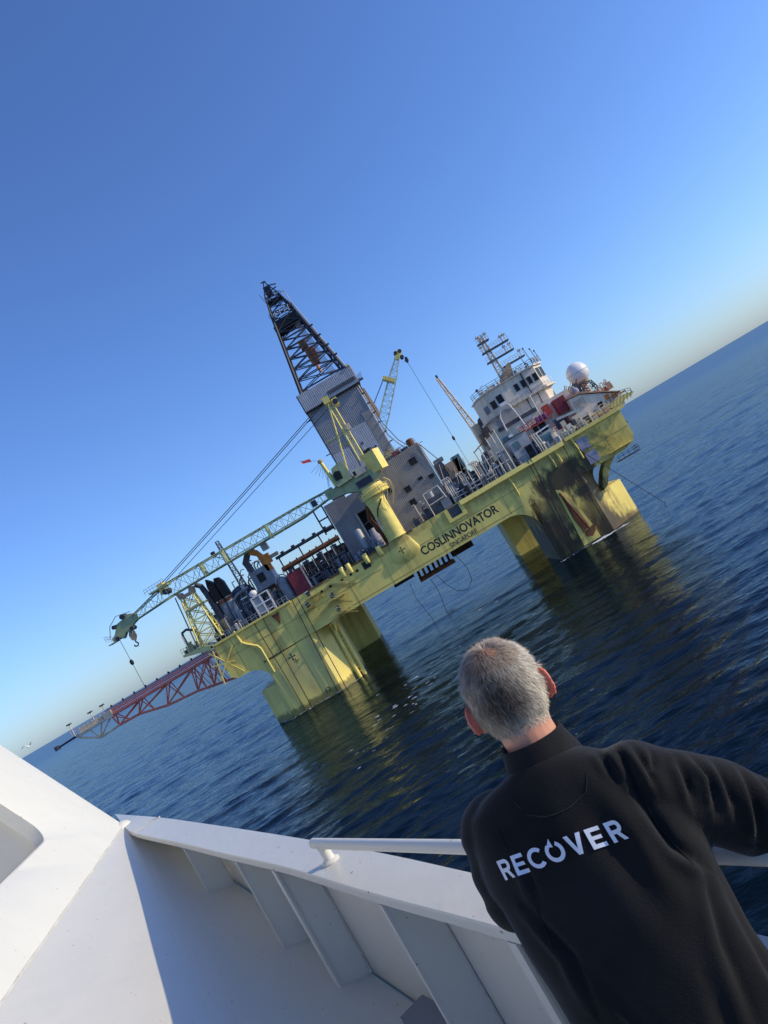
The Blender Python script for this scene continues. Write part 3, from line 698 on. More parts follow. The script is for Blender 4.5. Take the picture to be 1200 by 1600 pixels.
# creases of the fleece on the back and right sleeve, as (x, z) lines, depth and width in metres
CREASES = [
    ([(0.120, 19.452), (0.118, 19.405)], 0.007, 0.009), ([(0.155, 19.445), (0.140, 19.365)], 0.010, 0.011), ([(0.182, 19.425), (0.172, 19.355)], 0.010, 0.010),
    ([(0.135, 19.365), (0.142, 19.270), (0.172, 19.210)], 0.014, 0.014), ([(0.215, 19.405), (0.185, 19.380)], 0.008, 0.009), ([(0.240, 19.365), (0.218, 19.300)], 0.010, 0.011),
    ([(0.268, 19.355), (0.272, 19.315), (0.250, 19.270)], 0.011, 0.010), ([(0.305, 19.325), (0.280, 19.245)], 0.011, 0.011), ([(0.345, 19.300), (0.315, 19.225), (0.290, 19.160)], 0.012, 0.012),
    ([(0.375, 19.270), (0.350, 19.190), (0.325, 19.110)], 0.013, 0.013), ([(0.165, 19.215), (0.120, 19.13), (0.09, 19.02)], 0.008, 0.016), ([(0.185, 19.17), (0.16, 19.06), (0.15, 18.95)], 0.009, 0.016),
    ([(-0.115, 19.35), (-0.125, 19.28)], 0.007, 0.010), ([(-0.15, 19.27), (-0.12, 19.19), (-0.125, 19.12)], 0.009, 0.012), ([(-0.10, 19.16), (-0.05, 19.02), (0.0, 18.92)], 0.006, 0.02),
    ([(0.06, 19.10), (0.03, 18.98), (0.05, 18.88)], 0.006, 0.018)]
def folds(co, nn):
    out = co.copy(); h = np.zeros(len(co))
    dR, tR = seg_d(co, SR, ER); dRf, tRf = seg_d(co, ER, WR); dL, tL = seg_d(co, SLd, EL)
    nz = np.array([noise.noise(Vector((p[0]*5, p[1]*5, p[2]*5))) for p in co])
    nz2 = np.array([noise.noise(Vector((p[0]*11+7, p[1]*11, p[2]*11))) for p in co])
    # cross folds on the right sleeve, growing towards the elbow and into the armpit
    wR = np.exp(-(dR/0.11)**2)*(0.35+0.65*tR)
    h += 0.0125*wR*np.abs(np.sin(tR*8.5 + 2.2*nz + 10*(co[:, 2]-19.2)))**1.5 - 0.006*wR
    h += 0.0090*np.exp(-(dRf/0.085)**2)*np.sin(tRf*12 + 3*nz)
    h += 0.0045*np.exp(-(dL/0.10)**2)*np.sin(tL*11 + 3*nz + 2)
    # shoulder-to-armpit pull folds on the right of the back
    rel = co-np.array(SR); su = rel@np.array(LR); zu = rel[:, 2]
    wA = np.exp(-((su+0.02)/0.075)**2)*np.exp(-((zu+0.02)/0.10)**2)
    h += 0.0105*wA*np.sin(su*75 + zu*30 + nz*2.5)
    # yoke seam across the shoulders
    # soft hanging folds over the trunk
    s_ = co@np.array(LR)
    h += 0.0085*nz*(1-np.exp(-((co[:, 2]-19.22)/0.10)**2)) + 0.0035*nz2
    h += 0.0060*np.clip((19.14-co[:, 2])/0.2, 0, 1)*np.sin(s_*30 + (co[:, 2]-19)*9 + 3*nz)
    back = np.clip(-(nn@np.array(FR))*1.6+0.35, 0, 1)
    for pl, A_, w_ in CREASES:
        best = np.full(len(co), 9.0); sg = np.zeros(len(co)); wt = np.zeros(len(co))
        for k in range(len(pl)-1):
            a = np.array(pl[k]); b2 = np.array(pl[k+1]); d = b2-a; q = co[:, [0, 2]]-a; t = (q@d)/(d@d); tc = np.clip(t, 0, 1)
            r = q-tc[:, None]*d; dd = np.linalg.norm(r, axis=1); s2 = np.sign(q[:, 0]*d[1]-q[:, 1]*d[0])*dd
            m3 = dd < best; best = np.where(m3, dd, best); sg = np.where(m3, s2, sg); wt = np.where(m3, np.sin(np.pi*np.clip((k+tc)/(len(pl)-1), 0.04, 0.96))**0.6, wt)
        h += back*A_*wt*(np.exp(-((sg-0.7*w_)/w_)**2) - 1.25*np.exp(-((sg+0.5*w_)/(0.75*w_))**2))
    out += nn*h[:, None]
    return out
jacket = remesh(mb, 'jacket', 0.0062, 26, 'jacket', man, folds)
# collar: a soft stand-up band round the neck
mb = MB(); secs = []
cax = (neck0-NCK).normalized()
for (t, r, w_) in ((-0.030, 0.086, 0), (-0.012, 0.083, 0), (0.006, 0.0775, 0), (0.022, 0.0735, 0), (0.034, 0.0715, 0), (0.040, 0.0685, 0), (0.036, 0.064, 0), (0.018, 0.063, 0)):
    secs.append((NCK + cax*(t+0.004) - FR*0.004, LR, perp(cax), r*0.99, r*1.0, 2.1))
loft(mb, secs, 40)
mb.f = mb.f[:-2]
mb.build('collar', 'jacket', jacket, smooth=True)
# back print: RECOVER with an open-ring O that ends in an arrow head
def text_mesh(s, size, offset=0.0, spacing=1.0):
    cu = bpy.data.curves.new('t', 'FONT'); cu.body = s; cu.size = size; cu.offset = offset; cu.space_character = spacing; cu.resolution_u = 6
    o = bpy.data.objects.new('t', cu); COL.objects.link(o)
    dg = bpy.context.evaluated_depsgraph_get(); me = bpy.data.meshes.new_from_object(o.evaluated_get(dg))
    v = [tuple(p.co) for p in me.vertices]; f = [tuple(p.vertices) for p in me.polygons]
    bpy.data.objects.remove(o); bpy.data.curves.remove(cu); bpy.data.meshes.remove(me)
    return v, f
def letter_polys():
    """block letters in a 0..1 high box; each a list of quads or polygons; returns (polys, width)"""
    T = 0.20
    def q(*p): return [tuple(a) for a in p]
    R = [q((0,0),(T,0),(T,1),(0,1)), q((T,1-T),(0.46,1-T),(0.46,1),(T,1)), q((T,.36),(0.46,.36),(0.46,.36+T),(T,.36+T))]
    arcR = []
    for i in range(10):
        a0 = RAD(-90+18*i); a1 = RAD(-90+18*(i+1)); ro_, ri_ = .32, .12; cy_ = .68
        arcR.append(q((.46+ri_*math.cos(a0), cy_+ri_*math.sin(a0)), (.46+ro_*math.cos(a0), cy_+ro_*math.sin(a0)), (.46+ro_*math.cos(a1), cy_+ro_*math.sin(a1)), (.46+ri_*math.cos(a1), cy_+ri_*math.sin(a1))))
    R += arcR + [q((.36,.36),(.58,0),(.82,0),(.58,.38))]
    E_ = [q((0,0),(T,0),(T,1),(0,1)), q((T,0),(.66,0),(.66,T),(T,T)), q((T,1-T),(.66,1-T),(.66,1),(T,1)), q((T,.41),(.60,.41),(.60,.59),(T,.59))]
    def ring(c, ro_, ri_, a0, a1, n=26):
        L_ = []
        for i in range(n):
            b0 = RAD(a0+(a1-a0)*i/n); b1 = RAD(a0+(a1-a0)*(i+1)/n)
            L_.append(q((c[0]+ri_*math.cos(b0), c[1]+ri_*math.sin(b0)), (c[0]+ro_*math.cos(b0), c[1]+ro_*math.sin(b0)), (c[0]+ro_*math.cos(b1), c[1]+ro_*math.sin(b1)), (c[0]+ri_*math.cos(b1), c[1]+ri_*math.sin(b1))))
        return L_
    C_ = ring((.5,.5), .51, .31, 42, 318)
    O_ = ring((.5,.5), .51, .31, -235, 62) + [q((.20,.80),(.47,1.17),(.52,.72))]
    V_ = [q((0,1),(.23,1),(.54,0),(.34,0)), q((.54,0),(.34,0),(.44,.28),(.67,1),(.88,1))]
    V_ = [q((0,1),(.23,1),(.44,.30),(.56,0),(.34,0)), q((.65,1),(.88,1),(.56,0),(.44,.30))]
    return [(R,.86),(E_,.74),(C_,.92),(O_,1.06),(V_,.92),(E_,.76),(R,.82)]
jm = jacket.data; joff = wloc(jacket)
bvh = BVHTree.FromPolygons([v.co + joff for v in jm.vertices], [p.vertices[:] for p in jm.polygons])
H_ = 0.0375; tot = sum(w_ for _, w_ in letter_polys())*H_ + 0.006*6
TC = tp(CHE, -0.022, -0.05, 0.150)
textR = (LR*0.995 + LEAN*0.0).normalized(); textU = LEAN
# the print runs slightly uphill to his right
tilt = RAD(0.0); tR_ = textR*math.cos(tilt) + textU*math.sin(tilt); tU_ = textU*math.cos(tilt) - textR*math.sin(tilt)
back_n = -perp(LEAN)
cx_ = -tot/2
for polys, wd in letter_polys():
    P = []; F = []
    for pl in polys:
        # fine grid inside each polygon so that it follows the cloth
        if len(pl) == 4: n_ = 8
        else: n_ = 1
        k0 = len(P)
        if n_ > 1:
            a, b_, c, d = [Vector(p) for p in pl]
            for i in range(n_+1):
                for j_ in range(n_+1):
                    u, v = i/n_, j_/n_; P.append((a*(1-u)+b_*u)*(1-v) + (d*(1-u)+c*u)*v)
            for i in range(n_):
                for j_ in range(n_): F.append((k0+i*(n_+1)+j_, k0+(i+1)*(n_+1)+j_, k0+(i+1)*(n_+1)+j_+1, k0+i*(n_+1)+j_+1))
        else:
            bm = bmesh.new(); vv = [bm.verts.new((p[0], p[1], 0)) for p in pl]; bm.faces.new(vv); bmesh.ops.triangulate(bm, faces=bm.faces); bmesh.ops.subdivide_edges(bm, edges=bm.edges, cuts=4, use_grid_fill=True); bmesh.ops.triangulate(bm, faces=bm.faces)
            bm.verts.index_update(); P += [Vector((v.co.x, v.co.y)) for v in bm.verts]; F += [tuple(k0+v.index for v in f.verts) for f in bm.faces]; bm.free()
    Q = []
    for p in P:
        o_ = TC + tR_*(cx_+p[0]*H_) + tU_*(p[1]*H_-H_/2) + back_n*0.2
        hit, nrm, _, _ = bvh.ray_cast(o_, -back_n, 0.6)
        Q.append(tuple(hit + back_n*0.0030) if hit is not None else tuple(o_-back_n*0.2))
    MB().add(Q, F).build('letter', 'print_white', jacket, smooth=True)
    cx_ += wd*H_ + 0.006
def seam(pts, r=0.0011):
    Q = []
    for k in range(len(pts)-1):
        for i in range(8):
            t = i/8; x = pts[k][0]+(pts[k+1][0]-pts[k][0])*t; z = pts[k][1]+(pts[k+1][1]-pts[k][1])*t
            hit, nrm, _, _ = bvh.ray_cast(Vector((x, 0.9, z)), Vector((0, 1, 0)), 1.5)
            if hit is not None: Q.append(tuple(hit + nrm*0.0006))
    if len(Q) > 3: MB().tube(Q, r, 5).build('seam', 'jacket', jacket, smooth=True)
seam([(-0.070, 19.432), (-0.060, 19.408), (-0.03, 19.396), (0.02, 19.394), (0.06, 19.402), (0.085, 19.43)])
seam([(0.165, 19.44), (0.150, 19.38), (0.142, 19.30), (0.158, 19.225)]); seam([(-0.125, 19.40), (-0.128, 19.33), (-0.130, 19.26), (-0.140, 19.20)])
# --- hair: short cropped strands growing from the scalp
bm_ = body.data; boff = wloc(body)
rnd = random.Random(5)
P = []; F = []; Ccol = []
faces = list(bm_.polygons)
cand = []
for p in faces:
    c = p.center + boff; rel = c - HED; s_, f_, u_ = rel.dot(hl), rel.dot(hf), rel.dot(hu)
    if abs(s_) > 0.083 or rel.length > 0.16: continue
    # hair line: forehead, temples, round the ears, nape
    low = -0.076 if f_ < -0.035 else (-0.02 if f_ < 0.02 else 0.035)
    if f_ < -0.02 and f_ >= -0.035: low = -0.06
    if u_ < low + 0.006*math.sin(s_*90): continue
    if f_ > 0.075 and u_ < 0.06: continue
    if abs(s_) > 0.0735 and -0.05 < u_ < 0.022 and -0.034 < f_ < 0.02: continue      # ear
    cand.append((p, c, s_, f_, u_))
tot_a = sum(p.area for p, *_ in cand)
NH = 42000
for p, c, s_, f_, u_ in cand:
    k = p.area/tot_a*NH; k = int(k) + (1 if rnd.random() < k-int(k) else 0)
    vs_ = [bm_.vertices[i].co + boff for i in p.vertices]
    for _ in range(k):
        wts = [rnd.random() for _ in vs_]; sm = sum(wts); q = sum((v*w_ for v, w_ in zip(vs_, wts)), Vector())/sm
        nn = p.normal
        # whorl near the crown: thin hair there, scalp shows
        crown = math.sqrt((s_-0.008)**2 + ((f_+0.045)**2)*0.9 + ((u_-0.098)**2)*0.5)
        if crown < 0.03 and rnd.random() < 0.45: continue
        if u_ < -0.05 and rnd.random() < (-0.05-u_)/0.03: continue
        flow = (rel_c := (c - HED) - (hl*0.008 - hf*0.045 + hu*0.098)) + hl.cross(rel_c)*0.0 + nn.cross(rel_c)*0.35
        flow = flow - nn*flow.dot(nn); flow = flow.normalized() if flow.length > 1e-6 else Vector((0, 0, 0))
        L_ = (0.021 if u_ > 0.03 else 0.013 + 0.13*max(0, u_+0.07)) * rnd.uniform(0.7, 1.3)
        if u_ < -0.055: L_ *= 0.6
        jit = Vector((rnd.gauss(0, .26), rnd.gauss(0, .26), rnd.gauss(0, .26))) + 0.9*noise.noise_vector(q*38)
        up1 = (nn*0.7 + flow*0.8 + jit*0.6).normalized(); up2 = (nn*0.15 + flow + jit*0.7).normalized()
        side = up1.cross(nn + jit*0.3); side = side.normalized() if side.length > 1e-6 else hl
        w0 = 0.0006
        b0 = q - nn*0.001; m0 = b0 + up1*L_*0.5; t0 = m0 + up2*L_*0.5
        i0 = len(P); P += [b0-side*w0, b0+side*w0, m0-side*w0*0.8, m0+side*w0*0.8, t0]
        F += [(i0, i0+1, i0+3, i0+2), (i0+2, i0+3, i0+4)]
        # pigment: grey sides and nape, darker brown-grey across the middle of the back of the head
        dark = 1.15*math.exp(-((s_+0.008+0.012*noise.noise(c*30))/0.050)**2)*math.exp(-((u_-0.012)/0.062)**2)*(1 if f_ < 0 else 0.3)
        dark = max(dark, 0.55*math.exp(-((u_-0.075)/0.03)**2)*math.exp(-((s_+0.03)/0.05)**2))
        g = rnd.random()
        lightc = Vector((0.66, 0.59, 0.48))*(0.5+0.8*g); darkc = Vector((0.055, 0.040, 0.028))*(0.5+1.2*g)
        cc = lightc.lerp(darkc, min(1, dark*1.05*rnd.uniform(0.6, 1.25)))
        if crown < 0.05: cc = cc.lerp(Vector((0.30, 0.19, 0.12)), 0.5)
        Ccol += [tuple(cc)]*5
mb = MB(); mb.v = [tuple(p) for p in P]; mb.f = F
hair = mb.build('hair', 'hair', man, fixn=False)
ca = hair.data.attributes.new('hcol', 'FLOAT_COLOR', 'POINT')
ca.data.foreach_set('color', np.array([(*c, 1.0) for c in Ccol], np.float32).ravel())

# ================================================================== the drilling platform
DZ = 20.0; FY = 150.0
rig = thing('drilling_platform', 'yellow semi-submersible drilling platform hull on four square columns', 'platform', (3, 180, 0))
HB = 12.4
def fillet(x, z, rx, rz, sx, n=10):
    # concave corner piece under the deck box: corner at (x, z), running sx along x and down in z
    pts = [(x, z)]
    for i in range(n+1):
        a = RAD(90*i/n); pts.append((x + sx*rx*(1-math.sin(a)), z - rz*(1-math.cos(a))))
    return pts
# deck box with chamfered ends
box_poly = [(-42.0, 12.9), (-40.8, 12.1), (-33, HB-0.3), (-20, HB), (25, HB), (41, HB), (46.5, 12.4), (48.9, 13.0), (49.7, 14.4), (49.7, 19.95), (-42.0, 19.95)]
MB().prism(box_poly, FY, 214.0).build('deck_box', 'hull_yellow', rig)
MB().prism([(-42.0, 19.96), (49.7, 19.96), (49.7, 20.04), (-42.0, 20.04)], FY+0.4, 213.8).build('main_deck', 'deck_dark', rig)
def column(x0, x1, near, inner_left):
    y0, y1 = (FY, 166.0) if near else (198.0, 214.0)
    c0 = 4.4
    if near:
        plan = ([(x0, y0), (x1-c0, y0), (x1, y0+c0), (x1, y1), (x0, y1)] if inner_left else [(x0, y0+1.2), (x0+1.2, y0), (x1-2.4, y0), (x1, y0+2.4), (x1, y1), (x0, y1)])
    else:
        plan = [(x0, y0), (x1, y0), (x1, y1-c0), (x1-c0, y1), (x0+c0, y1), (x0, y1-c0)]
    return MB().prism(plan, -9, HB-0.02, 'xy').build('column', 'hull_yellow', rig)
column(-35.0, -20.0, True, True); column(25.2, 39.2, True, False)
column(-33.0, -17.2, False, True); column(24.6, 39.5, False, False)
# pontoons under water
for y0 in (152, 200): MB().box(-44, 50, y0, y0+13, -17, -9).build('pontoon', 'hull_yellow', rig)
# blister boxes on the outer side of each near column
MB().prism([(-39.1, 153.2), (-35.01, 150.2), (-35.01, 164), (-39.1, 161)], -6, 7.3, 'xy').build('sponson', 'hull_yellow', rig)
MB().prism([(39.21, 152.4), (44.4, 155.6), (44.4, 166), (39.21, 166)], -6, 7.6, 'xy').build('sponson', 'hull_yellow', rig)
# corner fillets between columns and deck box
for (x, sx, r) in ((-35.0, -1, (6.0, 3.2)), (-19.6, 1, (2.4, 2.0)), (25.2, -1, (5.2, 4.6))):
    MB().prism(fillet(x, HB+0.02, r[0], r[1], sx), FY+0.02, FY+5).build('corner_bracket', 'hull_yellow', rig)
# curved strut with an opening at the right end
st = [(45.2, 12.45), (43.4, 11.2), (41.8, 9.4), (40.8, 8.0), (39.6, 7.5), (39.6, 8.3), (40.3, 9.3), (41.4, 10.9), (42.9, 12.45)]
MB().prism(st, FY+2, FY+5).build('corner_strut', 'hull_yellow', rig)
MB().prism(fillet(39.1, HB+0.02, 1.8, 3.4, 1), FY+2.6, FY+8).build('corner_bracket', 'hull_yellow', rig)
# plating joints, stringers
for z0, xa, xb in ((16.35, -41.9, -6.0), (16.45, 2.4, 26.5), (17.95, -41.9, -30.0), (13.0, -19.0, 24.0), (16.2, 30.0, 49.6)):
    MB().box(xa, xb, FY-0.05, FY, z0, z0+0.09).build('stringer', 'hull_joint', rig)
for x0, za, zb in ((-38.5, 12.6, 19.9), (-27.9, 12.4, 19.9), (-13.0, 12.5, 19.9), (-5.2, 12.5, 19.9), (7.0, 16.6, 19.9), (12.2, 16.6, 19.9), (21.3, 12.6, 19.9), (28.0, 12.5, 19.9), (38.2, 12.5, 19.9), (44.6, 12.6, 19.9), (-27.9, 0.2, 12.3), (31.2, 6.0, 12.3)):
    MB().box(x0, x0+0.06, FY-0.03, FY, za, zb).build('plate_joint', 'hull_joint', rig)
# deck-edge coaming ledges
MB().prism([(149.2, 19.2), (149.35, 20.1), (150.0, 20.1), (150.0, 18.7)], 13.6, 36.8, 'yz').build('deck_ledge', 'yellow_bright', rig)
MB().box(-42.4, -24.6, 149.4, 150.0, 19.75, 20.15).build('deck_ledge', 'yellow', rig)
MB().box(37.4, 50.6, 149.3, 150.0, 19.6, 20.3).build('deck_ledge', 'yellow', rig)
MB().box(-21, 3, 149.75, 150.0, 19.72, 20.0).build('deck_ledge', 'rust', rig)
# U-shaped notch frame in the hull side
for a, b_, c, d in ((10.0, 10.8, 17.8, 19.9), (13.2, 14.0, 17.8, 19.9), (10.0, 14.0, 17.2, 17.8)): MB().box(a, b_, 149.5, 150.0, c, d).build('notch_frame', 'yellow', rig)
MB().box(10.8, 13.2, 149.9, 150.0, 17.8, 19.9).build('notch_panel', 'dark_grey', rig)
# gallery recess with windows, left of the crane foundation
MB().box(-20.5, -9.0, 149.88, 150.0, 17.3, 19.5).build('gallery_panel', 'yellow', rig)
MB().box(-8.9, -7.4, 149.84, 149.99, 17.8, 19.2).build('hatch', 'black', rig)
for x in (-18.6, -16.6, -14.0, -12.0, -10.6): MB().box(x, x+0.55, 149.8, 149.9, 18.2, 18.7).build('porthole', 'window_dark', rig)
# vent trunks below the drill floor house
for x in (-12.9, -11.4, -7.6, -4.6):
    MB().lathe([(0.45, 0), (0.52, 0.1), (0.52, 1.9), (0.45, 2.0)], (x, 149.75, 18.6), 12).build('vent_trunk', 'yellow_bright', rig, smooth=True)
# crane foundation bulging out of the side shell
n = 20; P = []
for z, r in ((20.05, 2.15), (18.6, 2.4), (17.2, 2.9), (16.5, 3.1)):
    P += [(-0.4 + r*math.cos(RAD(180+180*k/n)), FY + 0.9*r*math.sin(RAD(180+180*k/n))*0.24, z) for k in range(n+1)]
F = [(l*(n+1)+k, l*(n+1)+k+1, (l+1)*(n+1)+k+1, (l+1)*(n+1)+k) for l in range(3) for k in range(n)]
P += [(-0.4 + 3.1*math.cos(RAD(180+180*k/n)), FY + 0.02, 16.5 + 1.7*math.sin(RAD(180+180*k/n))) for k in range(n+1)]
F += [(3*(n+1)+k, 3*(n+1)+k+1, 4*(n+1)+k+1, 4*(n+1)+k) for k in range(n)]
F += [tuple(range(n+1))]
MB().add(P, F).build('crane_foundation', 'hull_yellow', rig, smooth=True)
# ship's name and port of registry, cross marks, draught figures
def hull_text(s, x0, x1, z0, h, y, name, squash=1.0):
    v, f = text_mesh(s, 1.0, 0.022 if h > 1 else 0.010, 1.0)
    xs = [p[0] for p in v]; zs = [p[1] for p in v]; a, b_ = min(xs), max(xs); c, d = min(zs), max(zs)
    MB().add([(x0+(p[0]-a)/(b_-a)*(x1-x0), y, z0+(p[1]-c)/(d-c)*h) for p in v], f).build(name, 'lettering', rig, fixn=False)
hull_text('COSLINNOVATOR', 2.35, 19.45, 14.35, 1.75, FY-0.012, 'name_lettering')
hull_text('SINGAPORE', 7.75, 13.85, 12.95, 0.95, FY-0.012, 'port_lettering')
def cross(x, z, s, y):
    m2 = MB(); t = 0.22*s
    m2.box(x-s, x+s, y-0.01, y, z-t/2, z+t/2); m2.box(x-t/2, x+t/2, y-0.013, y, z-s, z+s)
    for dx, dz in ((s, 0), (-s, 0), (0, s), (0, -s)): m2.box(x+dx-t, x+dx+t, y-0.016, y, z+dz-t, z+dz+t)
    return m2.build('cross_mark', 'lettering', rig)
cross(-0.75, 17.5, 0.55, 149.33); cross(-29.75, 10.4, 0.62, FY-0.003); cross(-29.35, 9.3, 0.4, FY-0.003)
hull_text('12', -27.3, -26.3, 0.9, 1.0, FY-0.012, 'draught_figure')
# panels and boxes hung on the right end of the hull
for x, z in ((39.2, 17.5), (39.4, 14.4)): MB().box(x, x+2.2, 149.75, 150.0, z-1.2, z+1.2).build('wall_panel', 'lavender', rig)
for k in range(9):
    x = 43.0 + (k % 3)*1.6; z = 13.6 + (k//3)*1.5
    brace('end_brace', (x, 149.8, z), (x+2.0*((-1)**k), 149.5, z+2.3), 0.10, 'yellow', rig)
MB().box(43.5, 48.6, 148.8, 150.0, 13.2, 13.35).build('end_walkway', 'yellow', rig)
MB().box(44.5, 49.0, 149.2, 151.8, 10.9, 11.05).build('end_walkway', 'dark_steel', rig)
railing('railing', [(44.5, 149.2, 11.05), (49.0, 149.2, 11.05), (49.0, 151.8, 11.05)], 1.1, '', 'dark_steel', 1.0, 0.05, parent=rig)
railing('railing', [(43.5, 148.8, 13.35), (48.6, 148.8, 13.35)], 1.1, '', 'yellow', 1.0, 0.05, parent=rig)
# triangular anchor bolster recess on the right column
bol = [(30.9, 12.4), (31.7, 12.0), (32.9, 8.0), (33.6, 4.0), (33.9, 0.3), (30.2, 0.3), (30.6, 6.0)]
MB().prism(bol, FY-0.35, FY-0.0).build('anchor_bolster', 'yellow', rig)
bol2 = [(31.2, 11.2), (32.4, 7.4), (33.0, 3.4), (31.4, 2.6), (31.0, 6.0)]
MB().prism(bol2, FY-0.5, FY-0.36).build('anchor_recess', 'rust', rig)
MB().bar((31.2, 149.4, 11.6), (32.7, 148.7, 2.2), 0.22, 6).build('anchor_shank', 'rust', rig)
MB().prism([(31.6, 2.6), (33.8, 3.2), (33.4, 2.0), (32.4, 1.3), (31.4, 1.7)], 148.5, 149.3).build('anchor_fluke', 'rust', rig)
# fender pipes and ladder on the left column
for x in (-20.4, -19.3): MB().tube([(x, 153.4+0.6*(x+20.4), 13.5), (x-0.1, 153.2+0.6*(x+20.4), 6), (x-0.2, 153.1+0.6*(x+20.4), -1)], 0.42, 10).build('fender_pipe', 'yellow_bright', rig, smooth=True)
for k in range(13): MB().bar((-20.3, 152.9, 1.0+k*0.9), (-19.3, 153.5, 1.0+k*0.9), 0.07, 4).build('ladder_rung', 'yellow', rig)
# pipe running down the hull side and onto the column
MB().tube([(-37.0, 149.7, 20.4), (-36.8, 149.7, 17.8), (-36.2, 149.7, 17.1), (-34.4, 149.7, 15.6), (-34.1, 149.7, 14.8), (-34.1, 149.8, 9.6)], 0.24, 8).build('hull_pipe', 'yellow_bright', rig, smooth=True)
for x, zb in ((38.6, 15.0), (33.2, 16.2), (34.6, 16.5), (24.2, 15.2)): MB().tube([(x, 149.8, 20.2), (x+0.2, 149.7, 17.5), (x+0.2, 149.75, zb)], 0.18, 6).build('hull_pipe', 'yellow', rig)
# triangle lifting bracket
MB().prism([(-29.2, 19.3), (-27.6, 19.3), (-28.4, 17.0)], 149.7, 149.99).build('bracket_plate', 'rust', rig)
# anchor and mooring cables along columns
def cable(p, q, r=0.09): return MB().tube([p, lerp(p, q, 0.5), q], r, 5).build('mooring_wire', 'cable', rig, fixn=False)
for x, xe in ((-32.8, -32.5), (-30.8, -31.2), (-24.1, -25.4), (-23.0, -23.6)): cable((x, 149.55, 20.4), (xe, 149.75, -1.0))
for x, xe, zt in ((29.8, 28.3, 20.5), (29.1, 27.6, 20.2), (36.5, 35.6, 19.4), (25.6, 25.0, 12.8)): cable((x, 149.3, zt), (xe, 149.1, -1.5), 0.08)
cable((37.6, 149.0, 19.0), (47.5, 147.0, -1), 0.06); cable((49.6, 151, 19.5), (50.2, 151, 16.5), 0.06)
# exterior stairs zig-zagging down beside the left column
zz = [((-22.4, 17.6), (-16.2, 19.6)), ((-16.2, 19.6), (-11.5, 17.2)), ((-22.6, 15.0), (-17.3, 16.6)), ((-17.3, 16.6), (-14.0, 14.6)), ((-20.6, 12.6), (-17.0, 13.9)), ((-17.0, 13.9), (-14.0, 12.4))]
for (a, b_) in zz:
    P1 = (a[0], 149.0, a[1]-0.8); P2 = (b_[0], 149.0, b_[1]-0.8)
    m2 = MB(); m2.bar((P1[0], 148.7, P1[2]), (P2[0], 148.7, P2[2]), 0.09, 4); m2.bar((P1[0], 149.5, P1[2]), (P2[0], 149.5, P2[2]), 0.09, 4); sf = m2.build('stair_stringer', 'hull_joint', rig, fixn=False)
    for dz in (0.55, 1.1): brace('handrail', (P1[0], 148.7, P1[2]+dz), (P2[0], 148.7, P2[2]+dz), 0.045, 'yellow_bright', rig)
    m2 = MB()
    for k in range(12):
        p = lerp(P1, P2, (k+0.5)/12); m2.box(p[0]-0.12, p[0]+0.12, 148.72, 149.5, p[2]-0.02, p[2]+0.02)
    o = m2.build('stair_treads', 'deck_dark', rig, fixn=False)
for x0, x1, z in ((-22.8, -20.4, 16.8), (-17.8, -14.4, 15.9), (-18.0, -15.8, 13.0), (-21.6, -18.6, 18.6)):
    MB().box(x0, x1, 148.6, 149.95, z-0.12, z).build('landing', 'hull_joint', rig)
    for xx in (x0, (x0+x1)/2, x1): brace('support', (xx, 148.7, z-0.1), (xx, 149.95, z-1.3), 0.06, 'yellow', rig)
    MB().box(x0+0.4, x0+1.2, 149.9, 149.99, z+0.3, z+1.5).build('side_door', 'dark_grey', rig)
    MB().box(x0+0.2, x0+0.9, 149.6, 149.75, z+1.2, z+1.35).build('lamp_box', 'white_clean', rig)
# gear hanging below the drill floor
ug = thing('riser_gear', 'rusty pipe cradle and hoses hanging below the middle of the hull', 'pipework', (4, 176, 8))
MB().box(-6.4, -1.4, 172, 178, 10.6, 12.2).build('cradle', 'dark_steel', ug)
MB().box(-0.8, 8.2, 172, 179, 8.7, 9.4).build('cradle', 'brown_orange', ug)
for k in range(7):
    x = -0.4 + k*1.25; MB().bar((x, 172.5, 9.2), (x+0.3, 172.5, 12.4), 0.30, 8).build('riser_pipe', ('rust', 'brown_orange', 'dark_steel')[k % 3], ug, smooth=True)
MB().box(8.4, 13.6, 172, 177, 9.9, 11.6).build('cradle', 'rust', ug)
for k in range(6): MB().bar((8.7+k*0.9, 171.9, 10.1), (8.9+k*0.9, 171.9, 12.3), 0.2, 6).build('riser_pipe', 'dark_steel', ug)
MB().tube([(9.0, 173, 9.8), (9.8, 173, 6.4), (9.4, 173, 3.6), (7.6, 173, 2.0), (5.3, 173, 2.8), (3.8, 173, 5.5), (3.0, 173, 8.4)], 0.06, 6).build('hose', 'cable', ug)
MB().tube([(1.4, 174, 8.3), (1.6, 174, 5.0), (1.2, 174, 2.2), (0.6, 174, -0.5)], 0.06, 6).build('hose', 'cable', ug)
MB().tube([(-3.2, 174, 9.5), (-3.6, 174, 6.0), (-3.0, 174, 2.0), (-2.6, 174, -0.5)], 0.05, 6).build('hose', 'cable', ug)
# yellow diagonal bracing on the left hull end
for (a, b_) in (((-43.4, 19.2), (-39.0, 12.6)), ((-44.0, 13.4), (-38.6, 18.2)), ((-44.2, 16.6), (-39.6, 15.4)), ((-42.4, 19.4), (-43.6, 12.4))):
    brace('end_brace', (a[0], 149.6, a[1]), (b_[0], 149.6, b_[1]), 0.16, 'yellow_bright', rig)

